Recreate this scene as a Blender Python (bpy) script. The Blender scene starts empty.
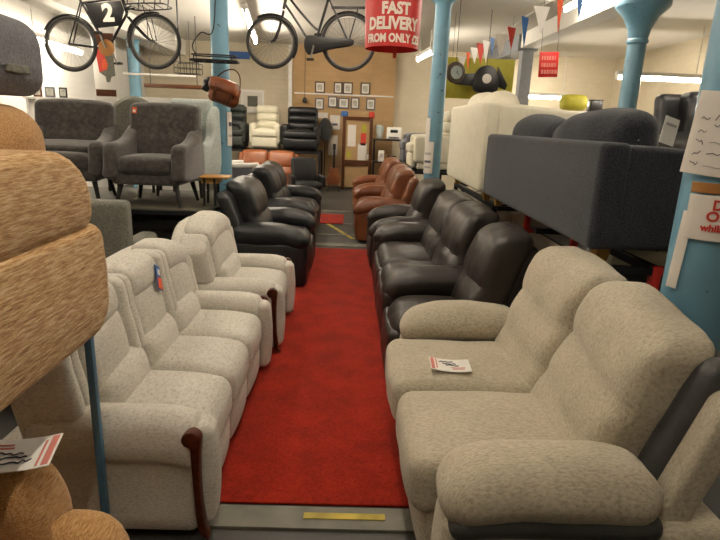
import bpy, bmesh, math, random
from mathutils import Vector, Matrix, noise
random.seed(7)
SC = bpy.context.scene
C = SC.collection
PI = math.pi

# ------------------------------------------------------------------ materials
def lin(c):
    if isinstance(c, str):
        c = [int(c[i:i+2], 16) / 255 for i in (0, 2, 4)]
    return tuple((x / 12.92 if x <= .04045 else ((x + .055) / 1.055) ** 2.4) for x in c) + (1,)

def new_mat(name):
    m = bpy.data.materials.new(name); m.use_nodes = True
    return m, m.node_tree.nodes, m.node_tree.links, m.node_tree.nodes['Principled BSDF']

def plain(name, col, rough=.6, metal=0., var=.08, scale=12., bump=.0, spec=.5):
    m, N, L, b = new_mat(name)
    tc = N.new('ShaderNodeTexCoord'); nz = N.new('ShaderNodeTexNoise')
    nz.inputs['Scale'].default_value = scale; nz.inputs['Detail'].default_value = 4
    L.new(tc.outputs['Object'], nz.inputs['Vector'])
    cr = N.new('ShaderNodeValToRGB'); c = lin(col)
    cr.color_ramp.elements[0].position = .3; cr.color_ramp.elements[1].position = .7
    cr.color_ramp.elements[0].color = tuple(max(0, x * (1 - var)) for x in c[:3]) + (1,)
    cr.color_ramp.elements[1].color = tuple(min(1, x * (1 + var)) for x in c[:3]) + (1,)
    L.new(nz.outputs['Fac'], cr.inputs['Fac']); L.new(cr.outputs['Color'], b.inputs['Base Color'])
    b.inputs['Roughness'].default_value = rough; b.inputs['Metallic'].default_value = metal
    b.inputs['Specular IOR Level'].default_value = spec
    if bump:
        bp = N.new('ShaderNodeBump'); bp.inputs['Strength'].default_value = bump; bp.inputs['Distance'].default_value = .01
        L.new(nz.outputs['Fac'], bp.inputs['Height']); L.new(bp.outputs['Normal'], b.inputs['Normal'])
    return m

def fabric(name, cols, sc=(60, 60, 60), pos=(.35, .65), bump=.4, rough=.95, patch=.12, sheen=.15, dist=.004):
    """woven cloth: two or three thread colours mixed by a stretched noise, soft pile patches, thread bump"""
    m, N, L, b = new_mat(name)
    tc = N.new('ShaderNodeTexCoord'); mp = N.new('ShaderNodeMapping')
    mp.inputs['Scale'].default_value = sc
    L.new(tc.outputs['Object'], mp.inputs['Vector'])
    nz = N.new('ShaderNodeTexNoise'); nz.inputs['Scale'].default_value = 1.; nz.inputs['Detail'].default_value = 5; nz.inputs['Roughness'].default_value = .65
    L.new(mp.outputs['Vector'], nz.inputs['Vector'])
    cr = N.new('ShaderNodeValToRGB'); e = cr.color_ramp.elements
    e[0].position = pos[0]; e[0].color = lin(cols[0]); e[1].position = pos[1]; e[1].color = lin(cols[-1])
    if len(cols) == 3:
        k = e.new((pos[0] + pos[1]) / 2); k.color = lin(cols[1])
    L.new(nz.outputs['Fac'], cr.inputs['Fac'])
    n2 = N.new('ShaderNodeTexNoise'); n2.inputs['Scale'].default_value = 5; n2.inputs['Detail'].default_value = 3
    L.new(tc.outputs['Object'], n2.inputs['Vector'])
    mx = N.new('ShaderNodeMix'); mx.data_type = 'RGBA'; mx.blend_type = 'MULTIPLY'
    mr = N.new('ShaderNodeMapRange'); mr.inputs['From Min'].default_value = .3; mr.inputs['From Max'].default_value = .7
    mr.inputs['To Min'].default_value = 1 - patch; mr.inputs['To Max'].default_value = 1.
    L.new(n2.outputs['Fac'], mr.inputs['Value'])
    mx.inputs[0].default_value = 1.
    L.new(cr.outputs['Color'], mx.inputs[6]); L.new(mr.outputs['Result'], mx.inputs[7])
    L.new(mx.outputs[2], b.inputs['Base Color'])
    b.inputs['Roughness'].default_value = rough; b.inputs['Specular IOR Level'].default_value = .15
    b.inputs['Sheen Weight'].default_value = sheen
    bp = N.new('ShaderNodeBump'); bp.inputs['Strength'].default_value = bump; bp.inputs['Distance'].default_value = dist
    L.new(nz.outputs['Fac'], bp.inputs['Height']); L.new(bp.outputs['Normal'], b.inputs['Normal'])
    return m

def leather(name, col, rough=.38, bump=.35, var=.2, spec=.5):
    m, N, L, b = new_mat(name)
    tc = N.new('ShaderNodeTexCoord')
    nz = N.new('ShaderNodeTexNoise'); nz.inputs['Scale'].default_value = 9; nz.inputs['Detail'].default_value = 6; nz.inputs['Roughness'].default_value = .6
    vo = N.new('ShaderNodeTexVoronoi'); vo.inputs['Scale'].default_value = 180
    L.new(tc.outputs['Object'], nz.inputs['Vector']); L.new(tc.outputs['Object'], vo.inputs['Vector'])
    cr = N.new('ShaderNodeValToRGB'); c = lin(col)
    cr.color_ramp.elements[0].position = .3; cr.color_ramp.elements[1].position = .7
    cr.color_ramp.elements[0].color = tuple(x * (1 - var) for x in c[:3]) + (1,)
    cr.color_ramp.elements[1].color = tuple(min(1, x * (1 + var)) for x in c[:3]) + (1,)
    L.new(nz.outputs['Fac'], cr.inputs['Fac']); L.new(cr.outputs['Color'], b.inputs['Base Color'])
    b.inputs['Roughness'].default_value = rough; b.inputs['Specular IOR Level'].default_value = spec
    ma = N.new('ShaderNodeMath'); ma.operation = 'MULTIPLY_ADD'; ma.inputs[1].default_value = .12
    L.new(vo.outputs['Distance'], ma.inputs[0]); L.new(nz.outputs['Fac'], ma.inputs[2])
    bp = N.new('ShaderNodeBump'); bp.inputs['Strength'].default_value = bump; bp.inputs['Distance'].default_value = .02
    L.new(ma.outputs['Value'], bp.inputs['Height']); L.new(bp.outputs['Normal'], b.inputs['Normal'])
    return m

def wood(name, a, c, rough=.4, sc=(4, 40, 40)):
    return fabric(name, (a, c), sc=sc, pos=(.3, .7), bump=.1, rough=rough, patch=.1, sheen=0)

def emit(name, col, strength):
    m, N, L, b = new_mat(name)
    b.inputs['Base Color'].default_value = lin(col)
    b.inputs['Emission Color'].default_value = lin(col); b.inputs['Emission Strength'].default_value = strength
    return m

def wall_mat(name, col, brick=True, scale=2.2, var=.1, mortar=.93):
    """painted brickwork: the courses show as relief and faint dirt"""
    m, N, L, b = new_mat(name)
    g = N.new('ShaderNodeNewGeometry'); sx = N.new('ShaderNodeSeparateXYZ'); L.new(g.outputs['Position'], sx.inputs[0])
    ad = N.new('ShaderNodeMath'); ad.operation = 'ADD'; L.new(sx.outputs['X'], ad.inputs[0]); L.new(sx.outputs['Y'], ad.inputs[1])
    cb = N.new('ShaderNodeCombineXYZ'); L.new(ad.outputs[0], cb.inputs['X']); L.new(sx.outputs['Z'], cb.inputs['Y'])
    br = N.new('ShaderNodeTexBrick'); br.inputs['Scale'].default_value = scale
    c = lin(col)
    br.inputs['Color1'].default_value = c; br.inputs['Color2'].default_value = tuple(x * (1 - var * .5) for x in c[:3]) + (1,)
    br.inputs['Mortar'].default_value = tuple(x * mortar for x in c[:3]) + (1,)
    br.inputs['Mortar Size'].default_value = .012
    L.new(cb.outputs[0], br.inputs['Vector'])
    nz = N.new('ShaderNodeTexNoise'); nz.inputs['Scale'].default_value = 1.3; nz.inputs['Detail'].default_value = 6
    L.new(g.outputs['Position'], nz.inputs['Vector'])
    mr = N.new('ShaderNodeMapRange'); mr.inputs['From Min'].default_value = .35; mr.inputs['From Max'].default_value = .65
    mr.inputs['To Min'].default_value = 1 - var; mr.inputs['To Max'].default_value = 1
    L.new(nz.outputs['Fac'], mr.inputs['Value'])
    mx = N.new('ShaderNodeMix'); mx.data_type = 'RGBA'; mx.blend_type = 'MULTIPLY'; mx.inputs[0].default_value = 1
    L.new(br.outputs['Color'], mx.inputs[6]); L.new(mr.outputs['Result'], mx.inputs[7]); L.new(mx.outputs[2], b.inputs['Base Color'])
    b.inputs['Roughness'].default_value = .7
    bp = N.new('ShaderNodeBump'); bp.inputs['Strength'].default_value = .5 if brick else 0; bp.inputs['Distance'].default_value = .01; bp.invert = True
    L.new(br.outputs['Fac'], bp.inputs['Height']); L.new(bp.outputs['Normal'], b.inputs['Normal'])
    return m

# ------------------------------------------------------------------ mesh helpers
def BM(): return bmesh.new()

def xf(verts, rot=None, loc=None):
    for v in verts:
        if rot is not None: v.co = rot @ v.co
        if loc is not None: v.co = v.co + Vector(loc)

def R3(x=0, y=0, z=0):
    return (Matrix.Rotation(z, 3, 'Z') @ Matrix.Rotation(y, 3, 'Y') @ Matrix.Rotation(x, 3, 'X'))

def rbox(bm, c, s, r=.03, puff=(0, 0, 0), rot=None, n=5, fn=None, k=3):
    """cushion: a box with round edges, each pair of faces puffed out by puff; fn(Vector)->Vector bends it before it is turned and placed"""
    h = [x / 2 for x in s]; r = min(r, min(h) * .999)
    ts = []
    for a in range(3):
        inner = h[a] - r
        t = [-h[a] + r * (1 - math.tan((1 - i / k) * PI / 4)) for i in range(k)]
        mid = [-inner + 2 * inner * i / n for i in range(n + 1)]
        ts.append(t + mid + [-x for x in reversed(t)])
    idx = {}
    def vert(p):
        key = (round(p[0], 5), round(p[1], 5), round(p[2], 5))
        if key in idx: return idx[key]
        q = [max(-(h[a] - r), min(h[a] - r, p[a])) for a in range(3)]
        d = Vector([p[a] - q[a] for a in range(3)])
        v = Vector(q) + (d.normalized() * r if d.length > 1e-9 else d)
        u = [min(1, abs(v[a]) / h[a]) for a in range(3)]
        o = Vector(v)
        for a in range(3):
            if puff[a]:
                b, e = (a + 1) % 3, (a + 2) % 3
                o[a] += puff[a] * (v[a] / h[a]) * (1 - u[b] ** 2) * (1 - u[e] ** 2)
        if fn: o = fn(o)
        if rot is not None: o = rot @ o
        w = bm.verts.new(o + Vector(c)); idx[key] = w
        return w
    for a in range(3):
        b, e = (a + 1) % 3, (a + 2) % 3
        for sg in (-1, 1):
            for i in range(len(ts[b]) - 1):
                for j in range(len(ts[e]) - 1):
                    q = []
                    for (ii, jj) in ((i, j), (i + 1, j), (i + 1, j + 1), (i, j + 1)):
                        p = [0, 0, 0]; p[a] = sg * h[a]; p[b] = ts[b][ii]; p[e] = ts[e][jj]; q.append(vert(p))
                    if sg < 0: q.reverse()
                    try: bm.faces.new(q)
                    except ValueError: pass
    return bm

def box(bm, c, s, rot=None, bev=0.):
    h = [x / 2 for x in s]
    vs = []
    g = bmesh.ops.create_cube(bm, size=1)['verts']
    for v in g: v.co = Vector((v.co.x * s[0], v.co.y * s[1], v.co.z * s[2]))
    if bev:
        ed = list({e for v in g for e in v.link_edges})
        rr = bmesh.ops.bevel(bm, geom=ed, offset=bev, segments=2, affect='EDGES', profile=.5)
        g = list({v for f in rr['faces'] for v in f.verts} | {v for v in g if v.is_valid})
    xf(g, rot, c)
    return bm

def tube(bm, pts, r, seg=8, closed=False, cap=True):
    pts = [Vector(p) for p in pts]; n = len(pts)
    rs = r if isinstance(r, (list, tuple)) else [r] * n
    T = []
    for i in range(n):
        a = pts[(i - 1) % n] if (closed or i > 0) else pts[i]
        b = pts[(i + 1) % n] if (closed or i < n - 1) else pts[i]
        T.append((b - a).normalized())
    up = Vector((0, 0, 1)) if abs(T[0].z) < .9 else Vector((1, 0, 0))
    nrm = (up - T[0] * up.dot(T[0])).normalized()
    rings = []
    for i in range(n):
        nrm = (nrm - T[i] * nrm.dot(T[i])).normalized(); bi = T[i].cross(nrm)
        rings.append([bm.verts.new(pts[i] + (nrm * math.cos(2 * PI * k / seg) + bi * math.sin(2 * PI * k / seg)) * rs[i]) for k in range(seg)])
    m = n if closed else n - 1
    for i in range(m):
        A, B = rings[i], rings[(i + 1) % n]
        for k in range(seg):
            bm.faces.new((A[k], A[(k + 1) % seg], B[(k + 1) % seg], B[k]))
    if cap and not closed:
        bm.faces.new(rings[0][::-1]); bm.faces.new(rings[-1])
    return bm

def circ(c, r, n=32, ax='y'):
    out = []
    for i in range(n):
        a = 2 * PI * i / n; p, q = r * math.cos(a), r * math.sin(a)
        out.append((c[0] + p, c[1], c[2] + q) if ax == 'y' else ((c[0] + p, c[1] + q, c[2]) if ax == 'z' else (c[0], c[1] + p, c[2] + q)))
    return out

def lathe(bm, prof, c=(0, 0, 0), seg=24, rot=None):
    """prof: (radius, z) from bottom to top"""
    rings = []; vs = []
    for (r, z) in prof:
        ring = [bm.verts.new((r * math.cos(2 * PI * i / seg), r * math.sin(2 * PI * i / seg), z)) for i in range(seg)]
        rings.append(ring); vs += ring
    for A, B in zip(rings, rings[1:]):
        for i in range(seg): bm.faces.new((A[i], A[(i + 1) % seg], B[(i + 1) % seg], B[i]))
    bm.faces.new(rings[0][::-1]); bm.faces.new(rings[-1])
    xf(vs, rot, c)
    return bm

def smooth(pts, per=5, closed=True):
    out = []; n = len(pts)
    P = [Vector((*p, 0)) if len(p) == 2 else Vector(p) for p in pts]
    for i in range(n if closed else n - 1):
        g = lambda k: P[k % n] if closed else P[max(0, min(n - 1, k))]
        a, b, c, d = g(i - 1), g(i), g(i + 1), g(i + 2)
        for j in range(per):
            t = j / per
            out.append(.5 * ((2 * b) + (c - a) * t + (2 * a - 5 * b + 4 * c - d) * t * t + (3 * b - a - 3 * c + d) * t ** 3))
    if not closed: out.append(P[-1])
    return [tuple(p[:len(pts[0])]) for p in out]

def prism(bm, prof, a, b, ax='y', r=.0, k=4, mid=1, fn=None):
    """closed outline prof pushed along an axis from a to b with edges rounded by r. ax 'y': outline is (x,z); 'x': (y,z); 'z': (x,y)"""
    n = len(prof); P = [Vector((p[0], p[1])) for p in prof]
    area = sum(P[i].x * P[(i + 1) % n].y - P[(i + 1) % n].x * P[i].y for i in range(n))
    if area < 0: P.reverse()
    nr = []
    for i in range(n):
        t = (P[(i + 1) % n] - P[i - 1]); t = t.normalized() if t.length > 1e-9 else Vector((1, 0)); nr.append(Vector((t.y, -t.x)))
    st = []
    if r > 0:
        for i in range(k): st.append((a + r * (1 - math.cos(PI / 2 * i / k)), r * (1 - math.sin(PI / 2 * i / k))))
        for i in range(mid + 1): st.append((a + r + (b - a - 2 * r) * i / mid, 0.))
        for i in range(k - 1, -1, -1): st.append((b - r * (1 - math.cos(PI / 2 * i / k)), r * (1 - math.sin(PI / 2 * i / k))))
    else:
        for i in range(mid + 1): st.append((a + (b - a) * i / mid, 0.))
    rings = []
    for (w, ins) in st:
        ring = []
        for i in range(n):
            q = P[i] - nr[i] * ins
            p = Vector((q.x, w, q.y)) if ax == 'y' else (Vector((w, q.x, q.y)) if ax == 'x' else Vector((q.x, q.y, w)))
            if fn: p = fn(p)
            ring.append(bm.verts.new(p))
        rings.append(ring)
    for A, B in zip(rings, rings[1:]):
        for i in range(n): bm.faces.new((A[i], A[(i + 1) % n], B[(i + 1) % n], B[i]))
    bm.faces.new(rings[0][::-1]); bm.faces.new(rings[-1])
    return bm

def text_bm(body, size, depth=.003, bold=.0, rot=None, loc=None, align='CENTER', fn=None, spacing=1.):
    cu = bpy.data.curves.new('lettering', 'FONT'); cu.body = body; cu.size = size; cu.extrude = depth / 2; cu.offset = bold
    cu.align_x = align; cu.align_y = 'CENTER'; cu.resolution_u = 3; cu.space_character = spacing
    o = bpy.data.objects.new('lettering', cu); C.objects.link(o)
    dg = bpy.context.evaluated_depsgraph_get(); me = bpy.data.meshes.new_from_object(o.evaluated_get(dg))
    bpy.data.objects.remove(o); bpy.data.curves.remove(cu)
    bm = BM(); bm.from_mesh(me); bpy.data.meshes.remove(me)
    if fn:
        for v in bm.verts: v.co = fn(v.co)
    xf(bm.verts, rot, loc)
    return bm

def obj(name, bm, mat, parent=None, ang=42, loc=None, rotz=None):
    bmesh.ops.recalc_face_normals(bm, faces=bm.faces)
    lim = math.radians(ang)
    for f in bm.faces: f.smooth = True
    for e in bm.edges:
        if len(e.link_faces) == 2 and e.calc_face_angle(0) > lim: e.smooth = False
    me = bpy.data.meshes.new(name); bm.to_mesh(me); bm.free()
    me.materials.append(mat)
    o = bpy.data.objects.new(name, me); C.objects.link(o)
    if parent is not None: o.parent = parent
    if loc is not None: o.location = loc
    if rotz is not None: o.rotation_euler = (0, 0, rotz)
    return o

def tag(o, label, cat, group=None):
    o['label'] = label; o['category'] = cat
    if group: o['group'] = group
    return o

def thing(name, label, cat, loc=(0, 0, 0), rotz=0, group=None):
    o = bpy.data.objects.new(name, None); C.objects.link(o)
    o.location = loc; o.rotation_euler = (0, 0, rotz); o.empty_display_size = .1
    return tag(o, label, cat, group)

def struct(name, bm, mat):
    o = obj(name, bm, mat, ang=30); o['kind'] = 'structure'
    return o

def dup(root, loc, rotz, label, group=None):
    r = root.copy(); C.objects.link(r); r.location = loc; r.rotation_euler = (0, 0, rotz); r['label'] = label
    if group: r['group'] = group
    for ch in [o for o in C.objects if o.parent == root]:
        c = ch.copy(); C.objects.link(c); c.parent = r
        for g in [o for o in C.objects if o.parent == ch]:
            d = g.copy(); C.objects.link(d); d.parent = c
    return r

def wrinkle(amp, sc, seed=0):
    def f(v):
        return v + noise.noise_vector(v * sc + Vector((seed * 3.1, seed * 1.7, seed))) * amp
    return f
def deform(bm, fn):
    for v in bm.verts: v.co = fn(v.co)
    return bm

# ------------------------------------------------------------------ palette
M_cream = fabric('cream_chenille', ('9f998a', 'c2bcaf', 'd0cbc0'), sc=(45, 75, 160), pos=(.27, .58), bump=.5, patch=.10)
M_beige = fabric('beige_weave', ('968c79', 'b7ad98', 'c8bfab'), sc=(190, 55, 75), pos=(.28, .68), bump=.45, patch=.1)
M_tan = fabric('tan_tweed', ('8a6038', 'c39a68', 'dfc49b'), sc=(190, 20, 190), pos=(.32, .66), bump=.5, patch=.08)
M_tan2 = fabric('tan_tweed_across', ('84592f', 'b38755', 'cba678'), sc=(30, 220, 260), pos=(.3, .68), bump=.5, patch=.1)
M_char = fabric('charcoal_weave', ('26272a', '34363b', '44474d'), sc=(110, 110, 110), pos=(.3, .7), bump=.4, patch=.15)
M_char_cush = fabric('charcoal_cushion_cloth', ('222327', '2f3136', '3c3f45'), sc=(90, 90, 90), bump=.4)
M_velvet = fabric('grey_brown_velvet', ('35322f', '47433f', '57524d'), sc=(25, 25, 25), pos=(.3, .7), bump=.15, patch=.25, sheen=.35)
M_greyfab = fabric('mid_grey_weave', ('4d4d52', '66666b', '7a7a7f'), sc=(130, 130, 130), pos=(.3, .7), bump=.4)
M_pale = fabric('pale_blue_grey_cloth', ('9aa39d', 'b2bab4', 'c0c6c0'), sc=(60, 60, 60), bump=.3)
M_olive = fabric('olive_grey_cloth', ('5a5a50', '6c6b61', '7a796e'), sc=(60, 60, 60), bump=.3)
M_creamleather = leather('cream_leather', 'dcd6bf', rough=.5, var=.06)
M_trim = leather('dark_grey_leatherette', '3c3c3b', rough=.5, var=.15)
M_black = leather('black_leather', '17181a', rough=.36, var=.3)
M_espresso = leather('espresso_leather', '29231f', rough=.36, var=.2)
M_rust = leather('rust_leather', '744021', rough=.36, var=.15)
M_brick = leather('brick_orange_leather', '844822', rough=.36, var=.15)
M_mahog = wood('dark_mahogany', '35150b', '5a2814', rough=.3)
M_oak = wood('golden_oak', 'a87c3c', 'c69a58', rough=.4)
M_brownwood = wood('brown_wood', '3f2416', '5f3a22', rough=.45)
M_blackwood = plain('black_stained_wood', '15120f', .45)
M_blue = plain('pale_blue_gloss_paint', '6792a6', .35, var=.1, scale=5, bump=.1)
def chip_paint(m):
    # old paint knocked through to dark metal in small spots
    N, L = m.node_tree.nodes, m.node_tree.links; b = N['Principled BSDF']; src = b.inputs['Base Color'].links[0].from_socket
    g = N.new('ShaderNodeNewGeometry'); nz = N.new('ShaderNodeTexNoise'); nz.inputs['Scale'].default_value = 16; nz.inputs['Detail'].default_value = 3
    L.new(g.outputs['Position'], nz.inputs['Vector'])
    mr = N.new('ShaderNodeMapRange'); mr.inputs['From Min'].default_value = .68; mr.inputs['From Max'].default_value = .71
    L.new(nz.outputs['Fac'], mr.inputs['Value'])
    mx = N.new('ShaderNodeMix'); mx.data_type = 'RGBA'; mx.inputs[7].default_value = lin('3a3430')
    L.new(mr.outputs['Result'], mx.inputs[0]); L.new(src, mx.inputs[6]); L.new(mx.outputs[2], b.inputs['Base Color'])
chip_paint(M_blue)
M_deck = plain('worn_grey_board', '55503f', .7, var=.2)
M_rackblue = plain('rack_blue_paint', '4a708c', .4)
M_redsteel = plain('red_rack_paint', 'c8281a', .4)
M_darksteel = plain('dark_steel', '25262a', .4, .6)
M_iron = plain('old_black_enamel', '1b1a1a', .4, .3)
M_chrome = plain('worn_chrome', '8d8a84', .3, .9)
M_rubber = plain('tyre_rubber', '2a2826', .8)
M_white = plain('white_card', 'e8e4dc', .7, var=.03)
M_paper = plain('paper', 'dcd5cb', .8, var=.04)
M_redink = plain('red_print', 'c4362c', .7, var=.05)
M_pinkink = plain('faded_red_print', 'cf7c70', .8, var=.05)
M_ink = plain('dark_ink', '4a4a58', .8)
M_greyink = plain('faint_grey_print', 'a9a3a0', .8)
M_redsign = plain('red_banner_vinyl', 'bf231d', .45, var=.08)
M_signtext = plain('pale_lettering', 'eadfd0', .6, var=.03)
M_bagleather = leather('chestnut_bag_leather', '6e3a1c', rough=.35, var=.35)
M_yellow = plain('yellow_board', 'a59e2c', .6)
M_orange = plain('orange_flag', 'd8572c', .7)
M_redflag = plain('red_flag', 'c23a2c', .7)
M_blueflag = plain('blue_flag', '3b6fae', .7)
M_bluemat = plain('blue_card', '2f5a96', .6)
M_tape = plain('brown_tape', '9a6a34', .4)
M_frame = plain('dark_picture_frame', '4a3b2c', .5)
M_picture = plain('pale_picture_print', 'a8a79c', .6, var=.35, scale=14)
M_glassy = plain('mirror_face', '55585a', .15, .6)
M_concrete = plain('dark_concrete', '3b3a36', .5, var=.3, scale=1.6, bump=.2)
M_scuff = plain('worn_grey_tape', '6c6a5e', .6, var=.3, scale=6)
M_yellowtape = plain('worn_yellow_tape', 'b8a43a', .6, var=.3, scale=9)
M_carpet = fabric('red_carpet_pile', ('7a160c', '94220f', 'a22b16'), sc=(90, 90, 90), pos=(.3, .7), bump=.4, patch=.32, sheen=.05)
M_ceiling = plain('white_ceiling_paint', 'd6d2c8', .8, var=.06, scale=.8)
M_beam = plain('white_beam_paint', 'dcd9d0', .7, var=.05, scale=2)
M_greybeam = plain('grey_beam_paint', '7d8083', .6)
M_wallwhite = wall_mat('white_painted_brick', 'd5d2ca')
M_walltan = wall_mat('tan_painted_brick', 'b69467', var=.14)
M_wallcream = wall_mat('cream_painted_brick', 'd9cdb2')
M_tube = emit('fluorescent_tube', 'fff6e6', 9)
M_fixture = plain('white_enamel', 'dddad2', .5)

# ------------------------------------------------------------------ camera
CAMP = dict(f=545., H=1.6, rho=math.radians(2.3), th=math.radians(14.957730580043592), psi=math.radians(1.305285020952151))
def make_camera():
    p = CAMP
    F = Vector((math.sin(p['psi']) * math.cos(p['th']), math.cos(p['psi']) * math.cos(p['th']), -math.sin(p['th'])))
    R0 = Vector((math.cos(p['psi']), -math.sin(p['psi']), 0)); U0 = R0.cross(F)
    Rr = R0 * math.cos(p['rho']) + U0 * math.sin(p['rho']); U = U0 * math.cos(p['rho']) - R0 * math.sin(p['rho'])
    cam = bpy.data.cameras.new('camera'); cam.sensor_width = 36; cam.lens = p['f'] / 720 * 36; cam.clip_start = .05
    o = bpy.data.objects.new('camera', cam); C.objects.link(o)
    m = Matrix.Identity(4)
    for i in range(3):
        m[i][0] = Rr[i]; m[i][1] = U[i]; m[i][2] = -F[i]
    m[2][3] = p['H']
    o.matrix_world = m; SC.camera = o
make_camera()

# ------------------------------------------------------------------ room
X0, X1, Y0, Y1, ZC = -5.3, 6.6, -2.6, 14.6, 3.45
struct('floor', box(BM(), ((X0 + X1) / 2, (Y0 + Y1) / 2, -.05), (X1 - X0 + .4, Y1 - Y0 + .4, .1)), M_concrete)
struct('ceiling', box(BM(), ((X0 + X1) / 2, (Y0 + Y1) / 2, ZC + .05), (X1 - X0 + .4, Y1 - Y0 + .4, .1)), M_ceiling)
struct('wall_left', box(BM(), (X0 - .1, (Y0 + Y1) / 2, ZC / 2), (.2, Y1 - Y0 + .4, ZC)), M_wallwhite)
struct('wall_right', box(BM(), (X1 + .1, (Y0 + Y1) / 2, ZC / 2), (.2, Y1 - Y0 + .4, ZC)), M_wallcream)
struct('wall_back', box(BM(), ((X0 + X1) / 2, Y1 + .1, ZC / 2), (X1 - X0, .2, ZC)), M_wallcream)
struct('wall_front', box(BM(), ((X0 + X1) / 2, Y0 - .1, ZC / 2), (X1 - X0, .2, ZC)), M_wallwhite)
struct('wall_partition', box(BM(), (-.27, Y1 - .08, ZC / 2), (2.6, .16, ZC)), M_walltan)
struct('beam', box(BM(), (3.42, 5.2, 3.31), (.32, 12.6, .26)), M_beam)
struct('beam', box(BM(), (-4.45, 7.5, 3.26), (.5, 14, .36)), M_beam)
struct('beam', box(BM(), (3.42, 12.9, 3.29), (.4, 2.7, .3)), M_greybeam)
struct('trim_1', box(BM(), (-1.6, Y1 - .2, 1.72), (.09, .09, 3.4)), M_fixture)      # pipe at the edge of the tan wall
struct('trim_2', box(BM(), (-.25, Y1 - .175, 2.3), (2.5, .02, .035)), M_fixture)    # dado rail
struct('trim_3', box(BM(), (-.1, 1.93, .006), (1.5, .13, .012)), M_scuff)           # strip along the carpet's front edge
struct('trim_4', box(BM(), (.02, 1.935, .0145), (.34, .035, .004)), M_yellowtape)
struct('trim_5', box(BM(), (-.1, 7.25, .005), (.95, .18, .01)), M_scuff)
for k, (yy, ww) in enumerate(((7.95, .08), (8.9, .06), (10.2, .1))):
    struct('trim_%d' % (6 + k), box(BM(), (-.1, yy, .004), (.85, ww, .008)), M_scuff)
struct('trim_9', box(BM(), (-.2, 8.4, .004), (.05, 1.5, .008), rot=R3(z=.35)), M_yellowtape)

def column(x, y, r=.115, cap=True, name='column'):
    bm = BM()
    lathe(bm, [(r + .05, 0), (r + .05, .12), (r + .02, .16), (r + .005, .22), (r, .3), (r * .93, 2.55), (r * .93, 3.02),
               (r * 1.1, 3.06), (r + .08, 3.11), (r + .15, 3.14), (r + .15, 3.175)], (x, y, 0), 28)
    if cap: box(bm, (x, y, 3.17 + .135), (.3, .3, .27))
    return struct(name, bm, M_blue)
column(1.05, 7.2, r=.106); column(-1.62, 7.0, r=.113); column(1.39, 2.06, r=.128); column(-4.55, 12.0, r=.125)
def column_under_beam():
    bm = BM(); r = .115; x, y = 3.48, 7.2
    lathe(bm, [(r + .05, 0), (r + .05, .12), (r, .3), (r * .95, 2.5), (r * .95, 2.68), (r + .012, 2.70), (r + .012, 2.73), (r, 2.75), (r + .02, 2.86), (r + .09, 3.0), (r + .19, 3.10), (r + .20, 3.12), (r + .20, 3.175)], (x, y, 0), 28)
    struct('column', bm, M_blue)
column_under_beam()
struct('column', box(BM(), (3.42, 11.6, 1.57), (.22, .22, 3.14)), M_greybeam)

# ------------------------------------------------------------------ lamps
def fluorescent(p0, p1, z, label, hang=0., watts=0, tube_mat=None):
    a, b = Vector((*p0, 0)), Vector((*p1, 0)); c = (a + b) / 2; d = b - a; L = d.length; rz = math.atan2(d.y, d.x)
    t = thing('ceiling_light', label, 'ceiling light', (c.x, c.y, z), rz, 'fluorescent tube lights')
    obj('housing', box(BM(), (0, 0, .075), (L, .1, .07), bev=.01), M_fixture, t)
    obj('tube', tube(BM(), [(-L / 2 + .04, 0, 0), (L / 2 - .04, 0, 0)], .026, 10), emit('fluorescent_tube_glow', 'fff2df', watts), t)
    bm = BM(); box(bm, (-L / 2 + .03, 0, .012), (.03, .05, .07)); obj('lamp_holder', bm, M_fixture, t)
    bm = BM(); box(bm, (L / 2 - .03, 0, .012), (.03, .05, .07)); obj('lamp_holder', bm, M_fixture, t)
    if z + .11 < ZC:
        for s in (-.35, .35):
            obj('hanging_rod', tube(BM(), [(s * L, 0, .105), (s * L, 0, ZC - z - .004)], .008, 6), M_fixture, t)
    return t
WA = 85
fluorescent((-4.85, 10.4), (-4.72, 8.4), 2.62, 'bright tube light seen through the wheel of the carrier bicycle', watts=WA)
fluorescent((-1.72, 9.1), (-2.15, 12.6), 3.2, 'long tube light seen through the front wheel of the step-through bicycle', watts=WA)
fluorescent((1.36, 12.7), (1.5, 11.3), 3.0, 'short bright tube light just beside the blue column with papers', watts=WA)
fluorescent((3.75, 13.2), (5.0, 13.2), 2.36, 'low tube light beneath the hanging red sign', watts=WA)
fluorescent((4.55, 10.0), (6.2, 10.0), 2.56, 'tube light behind the flared blue column', watts=WA)
WN = 62
for (x, y) in ((-.1, 3.6), (-2.6, 3.4), (2.7, 3.6), (-.1, .6), (-3.4, 6.4), (3.0, 7.8), (-.2, 6.3)):
    fluorescent((x, y - .75), (x, y + .75), 3.3, 'overhead tube light above the sofas, out of the view', watts=WN)
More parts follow.
